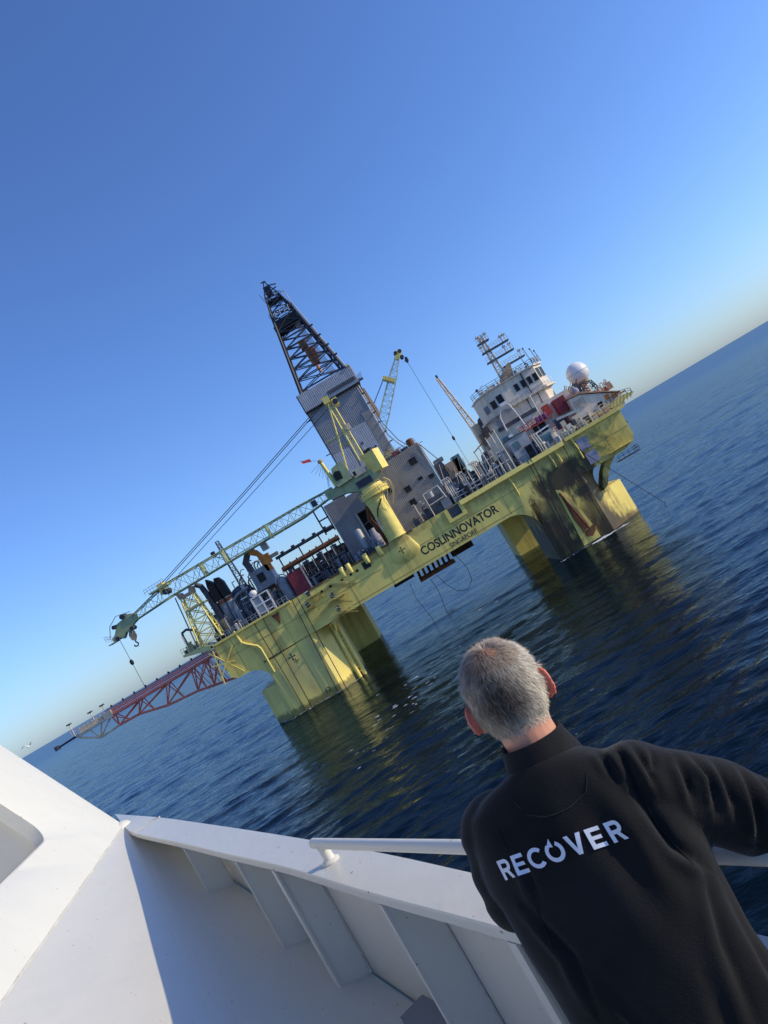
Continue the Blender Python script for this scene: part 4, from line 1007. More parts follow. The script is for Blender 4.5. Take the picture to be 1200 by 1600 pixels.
# ------------------------------------------------------------------ derrick
der = thing('derrick', 'dark steel lattice drilling derrick rising from the grey tower', 'derrick', (3.0, 178.5, 59))
def dw(z): return 5.75 - (z-59.0)*0.157          # half width
cx, cy = 3.05, 178.3
def dcorner(k, z):
    h = dw(z); return (cx + (-h, h, h, -h)[k], cy + (-h, -h, h, h)[k], z)
levels = [59.0, 62.0, 64.8, 67.5, 70.0, 72.4, 74.6, 78.4]
for k in range(4):
    MB().bar(dcorner(k, 59.0), dcorner(k, 79.6), 0.40 if k in (1, 0) else 0.32, 6, 0.30).build('leg', 'dark_steel', der)
for li in range(len(levels)-1):
    za, zb = levels[li], levels[li+1]
    for k in range(4):
        j_ = (k+1) % 4
        brace('girt', dcorner(k, zb), dcorner(j_, zb), 0.15, 'dark_steel', der)
        brace('cross_brace', dcorner(k, za), dcorner(j_, zb), 0.14, 'dark_steel', der); brace('cross_brace', dcorner(j_, za), dcorner(k, zb), 0.14, 'dark_steel', der)
for k in range(4): brace('girt', dcorner(k, 59.6), dcorner((k+1) % 4, 59.6), 0.2, 'dark_steel', der)
# pipe ladder on the right leg
MB().tube([(dcorner(1, 59)[0]+0.45, cy-dw(59)-0.1, 59), (dcorner(1, 80)[0]+0.5, cy-dw(80)-0.1, 80), (6.0, cy-2.6, 82.6), (3.4, cy-2.2, 83.6)], 0.11, 6).build('standpipe', 'pale_grey', der)
for z in (63, 66, 69, 72): MB().box(dcorner(1, z)[0]+0.2, dcorner(1, z)[0]+0.9, cy-dw(z)-0.4, cy-dw(z)+0.4, z, z+0.25).build('ladder_rest', 'dark_steel', der)
# monkey-board enclosure
MB().box(cx-3.15, cx+2.9, cy-3.2, cy+3.2, 75.2, 75.5).build('racking_board', 'black', der)
MB().box(cx-2.9, cx+2.6, cy-2.9, cy-2.7, 75.5, 77.4).build('wind_screen', 'black', der)
MB().box(cx-2.4, cx+1.6, cy+2.4, cy+2.6, 75.5, 77.6).build('wind_screen', 'dark_steel', der)
MB().box(cx-3.6, cx-2.6, cy-2.0, cy+1.5, 75.4, 76.6).build('belly_board', 'dark_steel', der)
railing('railing', [(cx-3.2, cy-3.3, 78.0), (cx+2.9, cy-3.3, 78.0)], 1.1, '', 'dark_steel', 0.9, 0.05, parent=der)
for x in (1.2, 2.4, 3.6, 4.6): MB().bar((x, cy-3.25, 78.0), (x+0.3, cy-3.25, 79.3), 0.2, 6).build('finger', 'mid_grey', der)
# crown: narrower gable frame
top = [(1.4, cy-1.6), (5.2, cy-1.6), (5.2, cy+1.6), (1.4, cy+1.6)]
A_ = [dcorner(k, 79.4) for k in range(4)]; B_ = [(1.6, cy-1.2, 84.6), (4.4, cy-1.2, 84.0), (4.4, cy+1.2, 84.0), (1.6, cy+1.2, 84.6)]
lattice(der, A_, B_, 3, 0.22, 0.11, 'dark_steel', 'crown_leg', 'crown_brace', cross=True)
MB().box(1.3, 4.8, cy-1.5, cy+1.5, 82.4, 82.7).build('crown_platform', 'dark_steel', der)
MB().box(2.0, 3.6, cy-0.8, cy+0.8, 84.0, 86.4).build('crown_block', 'dark_steel', der)
for (p, q) in (((1.6, 84.6), (2.9, 87.6)), ((4.4, 84.0), (2.9, 87.6)), ((1.6, 84.6), (4.9, 85.0)), ((3.4, 86.2), (5.2, 85.6)), ((2.2, 87.5), (3.4, 87.3))):
    brace('gin_pole', (p[0], cy-1.0, p[1]), (q[0], cy-1.0, q[1]), 0.16, 'dark_steel', der)
brace('aerial', (5.1, cy-1.2, 83.4), (5.35, cy-1.2, 87.2), 0.06, 'white_rig', der); brace('aerial', (0.9, cy-1.4, 82.6), (0.5, cy-1.4, 85.2), 0.07, 'dark_steel', der)
railing('railing', [(1.1, cy-1.7, 82.7), (5.0, cy-1.7, 82.7)], 1.0, '', 'dark_steel', 0.8, 0.05, parent=der)
# top drive and travelling block hanging inside
td = thing('top_drive', 'rust-orange travelling block and top drive hanging inside the derrick', 'machine', (3.6, 178, 62.5))
MB().box(2.6, 4.4, 177, 179, 69.0, 71.0).build('travelling_block', 'brown_orange', td)
MB().box(3.0, 4.9, 176.8, 179.2, 64.6, 68.4).build('motor', 'brown_orange', td)
MB().box(4.4, 5.4, 177, 179, 65.8, 68.6).build('gearbox', 'orange', td)
MB().bar((3.7, 178, 68.3), (3.5, 178, 69.2), 0.5, 8).build('swivel', 'tan', td)
MB().bar((3.9, 178, 62.4), (3.9, 178, 64.8), 0.35, 8).build('quill', 'orange', td, smooth=True)
for x in (2.9, 3.3, 3.7, 4.1): brace('hoist_line', (x, 178, 70.9), (x*0.6+1.3, 178, 83.6), 0.045, 'cable', td)
for k in range(8):
    x = 6.2 - k*0.22; brace('drill_pipe', (x+0.8, 176.0+k*0.2, 59.2), (x-0.9+0.06*k, 176.0+k*0.2, 75.0), 0.07, 'lavender', td)

# ------------------------------------------------------------------ tower under the derrick
tow = thing('drill_tower', 'tall grey corrugated tower house below the derrick', 'tower', (2.7, 179, 20))
MB().box(-3.3, 8.6, 173.4, 186, 30.0, 54.7).build('core', 'corrugated_grey', tow)
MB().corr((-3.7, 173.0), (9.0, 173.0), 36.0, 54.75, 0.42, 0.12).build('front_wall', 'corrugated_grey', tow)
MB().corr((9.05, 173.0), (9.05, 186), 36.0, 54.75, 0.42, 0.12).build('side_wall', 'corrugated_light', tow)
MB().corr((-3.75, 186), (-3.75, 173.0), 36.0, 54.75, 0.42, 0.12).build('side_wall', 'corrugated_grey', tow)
MB().corr((0.9, 172.8), (6.75, 172.8), 37.5, 46.4, 0.42, 0.1).build('wall_panel', 'corrugated_light', tow)
MB().corr((6.8, 172.75), (8.95, 172.75), 37.0, 48.2, 0.3, 0.08).build('wall_panel', 'corrugated_brown', tow)
MB().corr((-3.6, 172.8), (0.5, 172.8), 36.2, 43.2, 0.42, 0.1).build('wall_panel', 'corrugated_light', tow)
# upper wind wall
for (p0, p1, nm) in (((-3.9, 172.0), (10.1, 172.0), 'wind_wall'), ((10.1, 172.0), (10.1, 186.5), 'wind_wall'), ((10.1, 186.5), (-3.9, 186.5), 'wind_wall'), ((-3.9, 186.5), (-3.9, 172.0), 'wind_wall')):
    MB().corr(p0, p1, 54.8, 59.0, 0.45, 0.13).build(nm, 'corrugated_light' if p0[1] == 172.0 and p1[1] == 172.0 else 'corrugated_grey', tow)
MB().box(-3.95, 10.15, 171.86, 186.6, 54.5, 54.8).build('wall_base_trim', 'black', tow)
MB().box(2.6, 9.6, 171.7, 171.86, 55.6, 56.4).build('louvre', 'dark_grey', tow)
MB().box(9.2, 10.0, 171.6, 172.6, 59.0, 59.5).build('lamp_box', 'white_rig', tow)
MB().box(-3.2, 9.4, 172.6, 185.9, 54.85, 55.3).build('upper_floor', 'deck_dark', tow)
MB().prism([(9.6, 46.4), (10.6, 46.4), (10.9, 48.0), (10.6, 54.0), (9.6, 54.0)], 177.5, 178.3).build('chute', 'tan', tow)
# ladders, brackets and pipes on the tower side
MB().tube([(9.5, 172.9, 54.5), (9.4, 172.9, 46.0), (9.6, 172.9, 41.0), (11.6, 172.9, 36.0)], 0.14, 6).build('standpipe', 'white_rig', tow)
MB().tube([(9.9, 172.7, 53.5), (9.9, 172.7, 44.0), (11.0, 172.7, 39.0), (13.0, 172.7, 35.5)], 0.09, 6).build('standpipe', 'dark_steel', tow)
for z in (52, 49.5, 47, 44.5, 42, 39.5): MB().box(9.1, 9.9, 172.4, 172.95, z, z+0.2).build('pipe_clamp', 'dark_steel', tow)
MB().box(9.9, 11.2, 172.0, 173.0, 54.9, 55.3).build('lamp_bracket', 'dark_steel', tow); 
for k in range(4): brace('lamp_arm', (10.2, 172, 55+k*0.35), (11.2+0.1*k, 171.6, 55.2+k*0.4), 0.08, 'pale_grey', tow)
for z in (52.8, 44.0, 40.2): MB().box(-4.9, -3.8, 172.6, 173.2, z, z+0.15).build('side_bracket', 'dark_steel', tow)
MB().box(6.2, 8.8, 171.0, 172.8, 36.6, 36.8).build('platform', 'yellow', tow)
railing('railing', [(6.2, 171.0, 36.8), (9.4, 171.0, 36.8)], 1.1, '', 'yellow_bright', 0.8, 0.05, parent=tow)
for x, z in ((5.6, 40.0), (3.4, 42.2), (7.3, 37.9)): MB().box(x, x+0.5, 172.5, 172.8, z, z+0.5).build('flood_lamp', 'dark_grey', tow)

# ------------------------------------------------------------------ houses beside the crane
gh = thing('equipment_house', 'grey corrugated house with small dark hatches right of the crane pedestal', 'building', (7, 160, 20))
MB().corr((1.6, 157.0), (13.0, 157.0), 20.05, 34.6, 0.38, 0.11, top=lambda t: 34.2+0.7*t).build('front_wall', 'corrugated_brown', gh)
MB().corr((13.05, 157.0), (13.05, 168), 20.05, 34.9, 0.38, 0.11).build('side_wall', 'corrugated_brown', gh)
MB().box(1.8, 12.7, 157.35, 168, 20.05, 33.9).build('core', 'corrugated_brown', gh)
for x, z, w_, h_ in ((9.6, 31.2, 1.5, 1.3), (9.5, 27.8, 0.8, 0.5), (6.0, 26.9, 1.2, 1.1), (5.5, 24.0, 1.3, 1.2), (11.6, 27.0, 1.0, 0.7), (3.0, 28.6, 0.6, 1.0)):
    hh = MB().box(x, x+w_, 156.7, 156.95, z, z+h_).build('hatch', 'black', gh)
    MB().box(x-0.1, x+w_+0.1, 156.5, 156.9, z+h_, z+h_+0.12).build('hood', 'dark_grey', hh)
MB().lathe([(0.8, 0), (0.8, 1.4), (0.5, 1.6)], (11.9, 157.8, 34.8), 14).build('roof_drum', 'rust', gh, smooth=True)
MB().box(7.4, 9.0, 157.6, 159, 34.5, 35.6).build('roof_unit', 'maroon', gh); MB().box(9.4, 11.0, 157.6, 159, 34.6, 35.3).build('roof_unit', 'dark_grey', gh)
railing('railing', [(3.0, 157.2, 34.3), (12.9, 157.2, 34.9)], 1.0, '', 'mid_grey', 1.2, 0.05, parent=gh)
MB().tube([(13.3, 156.9, 34.6), (13.4, 156.9, 28.0), (13.3, 156.9, 21.0)], 0.13, 6).build('downpipe', 'white_rig', gh)
MB().tube([(13.2, 156.6, 34.4), (15.2, 156.6, 29.0), (16.0, 156.6, 26.0)], 0.08, 6).build('stay', 'dark_steel', gh)
dh = thing('drill_floor_house', 'grey corrugated drill floor house with dark opening left of the crane pedestal', 'building', (-6, 165, 20))
MB().corr((-10.4, 160.0), (-5.3, 160.0), 20.05, 33.4, 0.36, 0.11).build('front_wall', 'corrugated_grey', dh)
MB().corr((-5.25, 160.0), (-0.8, 160.0), 28.6, 32.8, 0.36, 0.11).build('front_wall', 'corrugated_grey', dh)
MB().box(-5.2, -0.6, 163.5, 164, 20.05, 28.6).build('inner_wall', 'black', dh); MB().box(-10.2, -5.6, 160.4, 172, 20.05, 33.2).build('core', 'corrugated_grey', dh)
MB().box(-5.6, -0.6, 160.4, 172, 28.7, 32.6).build('core', 'corrugated_grey', dh)
MB().box(-5.45, -5.1, 159.7, 160.1, 20.05, 28.8).build('door_post', 'pale_grey', dh)
for z in (23.6, 25.8): MB().bar((-5.2, 162, z), (-0.8, 162, z+0.8), 0.12, 5).build('beam', 'mid_grey', dh)
for x0, x1, za, zb in ((-12.9, -12.6, 28, 34), (-10.8, -10.5, 28, 34), (-12.9, -10.5, 33.7, 34), (-12.9, -10.5, 31, 31.3), (-12.9, -10.5, 28.4, 28.7)): MB().box(x0, x1, 160.0, 160.4, za, zb).build('open_frame', 'dark_steel', dh)
MB().lathe([(1.0, 0), (1.15, 0.4), (1.15, 2.2), (0.7, 3.0), (0.6, 4.2)], (-4.0, 155.2, 20.05), 14).build('mud_tank', 'lavender', dh, smooth=True)
MB().lathe([(0.7, 0), (0.7, 5.2), (0.4, 5.6)], (-6.6, 156.0, 20.05), 12).build('vent_stack', 'pale_grey', dh, smooth=True)
MB().tube([(-2.4, 153.0, 20.1), (-2.6, 153, 23.5), (-3.2, 153, 26), (-2.3, 152.6, 28.5)], 0.45, 8).build('hose_bundle', 'rust', dh, smooth=True)

# ------------------------------------------------------------------ near pedestal crane
cr = thing('pedestal_crane', 'yellow pedestal crane in front with long boom lowered over the left deck', 'crane', (0, 150.6, 20))
MB().lathe([(2.0, 0.05), (2.0, 0.3), (1.9, 0.4), (1.88, 7.6), (2.0, 8.4), (2.1, 9.2)], (-0.25, 150.6, 20), 28).build('pedestal', 'yellow_bright', cr, smooth=True)
MB().lathe([(2.3, 0), (3.0, 0.1), (3.0, 0.35), (2.9, 0.4), (2.9, 1.3), (2.3, 1.5), (2.2, 2.2)], (0.35, 150.6, 29.2), 28).build('slew_ring', 'yellow_bright', cr, smooth=True)
pr = [(0.35+3.2*math.cos(RAD(a)), 150.6+3.2*math.sin(RAD(a)), 29.5) for a in range(180, 361, 20)]
railing('railing', pr, 1.2, '', 'yellow_bright', 0.9, 0.05, parent=cr)
for k in range(6):
    a = RAD(-70+k*16); x = 0.35+3.5*math.cos(a); y = 150.6+3.5*math.sin(a)
    MB().tube([(x*0.9, y, 31.6), (x+0.4, y, 30.6), (x+0.35, y, 29.0), (x-0.5, y*1.0, 27.4), (x*0.5+0.6, y+0.3, 26.2)], 0.05, 5).build('cage_hoop', 'yellow_bright' if k % 2 else 'tan', cr)
MB().tube([(0.9, 148.6, 28.2), (0.3, 148.6, 27.6), (-0.9, 148.6, 26.6), (-1.6, 148.8, 25.2), (-1.7, 148.8, 23.6)], 0.13, 6).build('hose', 'cable', cr)
for k in range(7): MB().box(-2.2, -1.5, 148.5, 148.8, 22.6+k*0.42, 22.75+k*0.42).build('hose_rung', 'pale_grey', cr)
# slewing platform, machinery house, cab
MB().prism([(-7.6, 32.8), (-6.8, 34.5), (-3.0, 35.0), (2.2, 34.2), (3.6, 33.6), (3.4, 32.6), (1.5, 31.6), (-1.8, 31.4), (-4.5, 32.6)], 149.2, 152.4).build('slew_platform', 'crane_green', cr)
MB().box(-1.9, 1.3, 148.9, 149.19, 31.9, 33.3).build('slew_motor', 'dark_steel', cr)
mh = MB().obox((3.45, 149.9, 35.2), (3.0, 2.6, 4.2), RAD(-30)).build('machinery_house', 'yellow_bright', cr)
for k in range(3): MB().obox((3.45, 149.9, 37.42+k*0.26), (2.0-0.2*k, 1.7-0.2*k, 0.14), RAD(-30)).build('roof_louvre', 'dark_steel', mh)
MB().bar((2.6, 149.7, 37.3), (2.4, 149.7, 39.2), 0.11, 6).build('exhaust', 'black', mh); MB().bar((3.1, 149.5, 37.3), (3.0, 149.5, 38.6), 0.09, 6).build('exhaust', 'pale_grey', mh)
MB().obox((-0.2, 148.9, 34.9), (2.5, 0.9, 1.5), RAD(-6)).build('winch_cabinet', 'cream_boom', cr)
MB().obox((-1.15, 148.4, 34.9), (0.5, 0.1, 0.9), RAD(-6)).build('cabinet_grille', 'black', cr)
cb = MB().prism([(-5.2, 34.2), (-5.4, 36.0), (-4.6, 38.0), (-2.4, 38.5), (-1.9, 36.6), (-2.0, 34.4)], 148.2, 151.0).build('cab', 'crane_green', cr)
MB().prism([(-4.9, 35.4), (-4.95, 36.6), (-4.3, 37.2), (-3.4, 36.9), (-3.5, 35.3)], 148.05, 148.2).build('cab_window', 'window_dark', cb)
MB().bar((-5.3, 149.0, 34.6), (-5.75, 149.0, 40.2), 0.5, 12, 0.34).build('exhaust_mast', 'yellow_bright', cr, smooth=True)
MB().lathe([(0.35, 0), (0.55, 0.1), (0.55, 0.5), (0.3, 0.7)], (-5.75, 149.0, 40.1), 10).build('mast_head', 'tan', cr)
for k in range(5): brace('aerial', (-5.9, 149, 40.2-0.3*k), (-8.4+0.5*k, 149, 39.4-0.7*k), 0.04, 'mid_grey', cr)
fl = MB().add([(-7.2, 148.9, 41.2), (-8.9, 148.7, 41.7), (-9.0, 149.0, 42.3), (-7.3, 149.0, 41.9), (-7.2, 148.93, 41.2), (-8.9, 148.73, 41.7), (-9.0, 149.03, 42.3), (-7.3, 149.03, 41.9)], [(0, 1, 2, 3), (7, 6, 5, 4), (0, 4, 5, 1), (1, 5, 6, 2), (2, 6, 7, 3), (3, 7, 4, 0)]).build('windsock', 'red')
tag(fl, 'small red wind flag on the crane cab mast', 'flag')
brace('windsock_pole', (-5.8, 149.0, 40.6), (-9.3, 149.0, 42.5), 0.04, 'mid_grey', cr)
# A-frame (gantry) with crossbars
lattice(cr, [(1.0, 149.2, 36.8), (2.1, 149.2, 36.6), (2.1, 152.0, 36.6), (1.0, 152.0, 36.8)], [(1.2, 149.7, 50.2), (2.1, 149.7, 49.6), (2.1, 151.5, 49.6), (1.2, 151.5, 50.2)], 9, 0.17, 0.08, 'yellow_bright', 'gantry_leg', 'gantry_lacing')
for y in (149.5, 151.7):
    MB().bar((-2.0, y, 36.4), (1.5, y, 50.4), 0.15, 6).build('gantry_leg', 'yellow_bright', cr)
    MB().bar((-3.1, y, 43.0), (2.2, y, 43.2), 0.12, 5).build('gantry_crossbar', 'crane_green', cr); MB().bar((-0.6, y, 41.1), (2.2, y, 41.3), 0.12, 5).build('gantry_crossbar', 'crane_green', cr)
MB().box(0.6, 2.0, 149.2, 152.0, 49.6, 51.0).build('gantry_head', 'yellow_bright', cr)
MB().box(2.2, 3.3, 149.4, 151.8, 48.4, 50.0).build('sheave_frame', 'yellow_bright', cr); MB().bar((2.75, 149.2, 49.2), (2.75, 152.0, 49.2), 0.55, 14).build('sheave', 'dark_steel', cr)
MB().box(2.0, 2.9, 149.0, 149.6, 43.0, 44.2).build('junction_box', 'cream_boom', cr)
railing('railing', [(-6.8, 149.2, 34.6), (-5.2, 149.2, 38.2)], 1.0, '', 'pale_grey', 0.7, 0.045, parent=cr)
# boom: four chords, lattice bays, narrowing head
bt0 = [(-7.0, 149.7, 34.9), (-7.0, 151.5, 34.9), (-7.0, 151.5, 33.5), (-7.0, 149.7, 33.5)]
bt1 = [(-14.0, 149.2, 35.15), (-14.0, 152.0, 35.15), (-14.0, 152.0, 32.7), (-14.0, 149.2, 32.7)]
bt2 = [(-44.4, 149.2, 35.2), (-44.4, 152.0, 35.2), (-44.4, 152.0, 32.5), (-44.4, 149.2, 32.5)]
bt3 = [(-52.6, 149.9, 33.2), (-52.6, 151.3, 33.2), (-52.6, 151.3, 32.0), (-52.6, 149.9, 32.0)]
boom = MB().box(-8.2, -6.4, 149.5, 151.7, 33.2, 35.1).build('boom_foot', 'crane_green', cr)
lattice(cr, bt0, bt1, 3, 0.13, 0.055, 'crane_green', 'boom_chord', 'boom_lacing'); lattice(cr, bt1, bt2, 14, 0.13, 0.055, 'crane_green', 'boom_chord', 'boom_lacing'); lattice(cr, bt2, bt3, 4, 0.12, 0.05, 'crane_green', 'boom_chord', 'boom_lacing')
for x in (-21.5, -31.5, -36.3): MB().box(x-0.15, x+0.15, 149.0, 152.2, 32.4, 35.35).build('boom_frame', 'crane_green', cr)
MB().box(-31, -9, 150.2, 151.0, 33.0, 33.1).build('boom_walkway', 'crane_green', cr)
MB().box(-11.5, -10.4, 149.3, 150.2, 33.4, 34.6).build('boom_winch', 'dark_steel', cr)
# sheave platform on the boom
MB().box(-47.6, -43.6, 149.0, 152.2, 34.8, 35.1).build('boom_platform', 'crane_green', cr)
railing('railing', [(-48.2, 149.0, 35.0), (-43.8, 149.0, 35.2)], 1.1, '', 'pale_grey', 0.6, 0.05, parent=cr)
MB().box(-45.6, -44.4, 149.3, 151.6, 33.6, 35.8).build('sheave_frame', 'yellow', cr); MB().bar((-44.6, 149.2, 33.8), (-44.6, 151.8, 33.8), 0.6, 14).build('sheave', 'dark_steel', cr)
# boom head
MB().prism([(-52.2, 33.3), (-53.6, 33.9), (-55.0, 33.4), (-56.2, 33.2), (-57.6, 31.6), (-58.6, 31.0), (-58.4, 30.4), (-56.8, 30.5), (-56.4, 30.0), (-55.4, 30.9), (-54.4, 30.7), (-53.6, 31.5), (-52.4, 31.9)], 149.9, 151.3).build('boom_head', 'crane_green', cr)
for x, z, r in ((-54.6, 33.9, 0.5), (-57.0, 32.9, 0.42), (-57.4, 30.7, 0.4), (-54.0, 31.0, 0.42)): MB().bar((x, 149.6, z), (x, 151.6, z), r, 14).build('sheave', 'dark_steel', cr)
railing('railing', [(-58.2, 149.6, 30.4), (-59.6, 149.6, 31.0)], 1.2, '', 'pale_grey', 0.45, 0.05, parent=cr)
for (p_, q_) in (((-52.6, 34.0), (-55.6, 34.6)), ((-55.6, 34.6), (-57.6, 33.4)), ((-57.6, 33.4), (-58.6, 31.4)), ((-53.4, 31.2), (-54.6, 29.8))): brace('head_brace', (p_[0], 149.7, p_[1]), (q_[0], 149.7, q_[1]), 0.09, 'crane_green', cr)
MB().box(-59.6, -57.8, 149.6, 151.4, 30.2, 30.4).build('head_walkway', 'crane_green', cr)
# luffing pendants
for y in (149.6, 151.6): MB().tube([(-44.6, y, 35.6), lerp((-44.6, y, 35.6), (1.2, y, 50.6), .5)[:2]+(42.9,), (1.2, y, 50.6)], 0.075, 5).build('pendant_rope', 'cable', cr)
MB().tube([(-41.0, 150.6, 35.6), (-20, 150.6, 42.2), (2.6, 150.6, 49.4)], 0.06, 5).build('pendant_rope', 'cable', cr)
hk = thing('crane_hook', 'brown hook block hanging under the boom head', 'hook', (-55.4, 150.6, 27.5))
MB().prism([(-54.9, 31.0), (-54.2, 30.9), (-54.2, 29.4), (-54.8, 28.6), (-55.3, 29.0), (-55.4, 30.0)], 150.2, 151.0).build('block', 'tan', hk)
MB().tube([(-54.9, 150.6, 28.8), (-54.9, 150.6, 28.3), (-54.6, 150.6, 27.9), (-54.9, 150.6, 27.5), (-55.4, 150.6, 27.6), (-55.5, 150.6, 28.0)], 0.15, 7).build('hook', 'dark_steel', hk)
wl = thing('whip_line', 'thin whip line with small ball hanging over the red boom', 'cable', (-57.6, 150.6, 18.4))
MB().bar((-57.5, 150.6, 30.4), (-57.75, 150.6, 19.2), 0.05, 5).build('wire', 'cable', wl); MB().sphere((-57.6, 150.6, 25.3), (0.4, 0.4, 0.6), 10, 8).build('headache_ball', 'black', wl)

# ------------------------------------------------------------------ boom rest
br = thing('boom_rest', 'yellow lattice boom rest trestle on the left deck end', 'trestle', (-41, 150.6, 20))
lattice(br, [(-44.2, 149.6, 21.0), (-39.4, 149.6, 21.0), (-39.4, 152.4, 21.0), (-44.2, 152.4, 21.0)], [(-42.9, 149.8, 31.2), (-40.4, 149.8, 31.2), (-40.4, 152.0, 31.2), (-42.9, 152.0, 31.2)], 4, 0.18, 0.11, 'yellow_bright', 'post', 'brace', cross=True)
MB().prism([(-43.3, 32.2), (-43.1, 31.0), (-40.2, 31.0), (-39.9, 32.2), (-40.5, 32.2), (-40.8, 31.5), (-42.4, 31.5), (-42.7, 32.2)], 149.5, 152.3).build('cradle', 'tan', br)
MB().box(-43.2, -39.0, 149.3, 152.5, 28.2, 28.5).build('platform', 'crane_green', br)
railing('railing', [(-43.2, 149.3, 28.5), (-39.0, 149.3, 28.5)], 1.1, '', 'yellow', 0.7, 0.05, parent=br)
MB().bar((-43.6, 149.4, 31.8), (-44.5, 149.4, 22.2), 0.14, 6).build('ladder', 'dark_steel', br)

# ------------------------------------------------------------------ cantilever platform at the left end
lp = thing('stern_platform', 'green cantilevered pipe platform sticking out at the left deck end', 'platform', (-44, 150, 20))
MB().prism([(-47.9, 20.9), (-41.9, 19.3), (-41.9, 20.0), (-44.0, 21.0), (-47.9, 21.3)], 149.4, 156).build('floor', 'crane_green', lp)
railing('railing', [(-47.8, 149.4, 21.3), (-44.2, 149.4, 21.0), (-42.0, 149.4, 20.4)], 1.2, '', 'crane_green', 0.6, 0.05, parent=lp)
MB().tube([(-46.2, 150, 21.0), (-46.2, 150, 24.4), (-46.0, 150, 25.2), (-45.0, 150, 25.4), (-43.8, 150, 24.6), (-43.4, 150, 23.0)], 0.26, 8).build('gooseneck', 'dark_steel', lp, smooth=True)
MB().tube([(-46.4, 149.6, 21.2), (-46.2, 149.6, 24.6)], 0.14, 6).build('standpipe', 'white_rig', lp)
for k in range(6):
    x = -47.5+k*0.7; MB().box(x, x+0.5, 149.8, 151.2, 21.2, 22.0+0.5*((k*7) % 3)).build('valve_unit', ('dark_grey', 'mid_grey', 'crane_green')[k % 3], lp)

# ------------------------------------------------------------------ burner boom
bb = thing('burner_boom', 'long red lattice burner boom with white tip over the sea at left', 'boom', (-44, 158, 15))
TA = [(-44.0, 156.6, 18.3), (-44.0, 159.6, 18.3)]; TB = [(-69.2, 157.0, 18.2), (-69.2, 159.2, 18.2)]
for a, b_ in zip(TA, TB): brace('top_chord', a, b_, 0.30, 'red_boom', bb, 8)
bot = [(-43.2, 158.1, 12.0), (-48.0, 158.1, 12.9), (-51.5, 158.1, 13.6), (-58.4, 158.1, 14.2), (-64.4, 158.1, 15.6), (-69.0, 158.1, 15.7)]
for a, b_ in zip(bot[:-1], bot[1:]): brace('bottom_chord', a, b_, 0.24, 'red_boom', bb, 8)
tops = [-44.0, -47.0, -50.2, -56.0, -62.4, -69.0]
for k in range(len(bot)):
    for s_ in (0, 1):
        yt = lerp(TA[s_], TB[s_], (tops[k]+44)/-25.2)[1]
        brace('web_brace', (tops[k], yt, 18.2), bot[k], 0.15, 'red_boom', bb, 6)
        if k < len(bot)-1: brace('web_brace', (tops[k], yt, 18.2), bot[k+1], 0.13, 'red_boom', bb, 6)
        if k > 0: brace('web_brace', (tops[k], yt, 18.2), lerp(bot[k-1], bot[k], 0.45), 0.12, 'red_boom', bb, 6)
for k in range(8):
    x = -44-k*0.9; brace('web_brace', (x, 156.8, 18.0), (x+1.2, 157.6, 12.6), 0.09, 'red_boom', bb)
MB().box(-69.2, -44, 157.2, 159.0, 18.5, 18.6).build('walkway', 'red_boom', bb)
for z, m_ in ((18.9, 'red_boom'), (19.25, 'red_boom'), (19.6, 'lavender')): MB().bar((-44.0, 157.8, z), (-70.5, 157.8, z), 0.14, 6).build('pipeline', m_, bb)
railing('railing', [(-45.0, 157.0, 18.5), (-69.0, 157.1, 18.5)], 1.2, '', 'red_boom', 2.0, 0.05, parent=bb)
# white outer end
lattice(bb, [(-69.2, 157.0, 18.2), (-69.2, 159.2, 18.2)], [(-77.4, 157.3, 18.0), (-77.4, 158.9, 18.0)], 5, 0.24, 0.12, 'cream_boom', 'tip_chord', 'tip_lacing')
tb = [(-69.0, 158.1, 15.7), (-73.6, 158.1, 15.4), (-77.4, 158.1, 17.6)]
for a, b_ in zip(tb[:-1], tb[1:]): brace('tip_chord', a, b_, 0.22, 'cream_boom', bb, 6)
for xa, k in ((-69.2, 0), (-69.2, 1), (-71.5, 1), (-74.5, 1)): brace('tip_lacing', (xa, 157.2, 18.2), tb[k], 0.17, 'cream_boom', bb, 6)
MB().box(-70.4, -68.6, 156.6, 159.4, 17.9, 19.4).build('joint_frame', 'cream_boom', bb)
MB().box(-77.6, -70.4, 157.0, 159.2, 18.2, 18.3).build('tip_walkway', 'cream_boom', bb)
MB().box(-76.6, -71.2, 157.5, 158.9, 18.4, 19.3).build('heat_shield', 'cream_boom', bb)
railing('railing', [(-70.0, 156.9, 18.4), (-78.0, 156.9, 18.4)], 1.3, '', 'white_rig', 0.9, 0.055, parent=bb)
for x in (-70.0, -72.8, -77.8): 
    MB().bar((x, 157.6, 18.3), (x, 157.6, 21.0), 0.12, 6).build('burner_post', 'white_rig', bb); MB().box(x-0.5, x+0.4, 157.3, 158, 20.9, 21.2).build('burner_lamp', 'dark_grey', bb)
MB().bar((-77.4, 158.1, 18.2), (-82.6, 158.1, 18.0), 0.24, 8, 0.18).build('burner_nozzle', 'dark_steel', bb); MB().box(-82.9, -82.1, 157.6, 158.6, 17.6, 18.5).build('burner_head', 'dark_grey', bb)
for k in range(9): MB().sphere((-46.5-k*2.7, 157.0, 19.95), (0.22, 0.22, 0.25), 8, 6).build('lamp', 'black', bb)

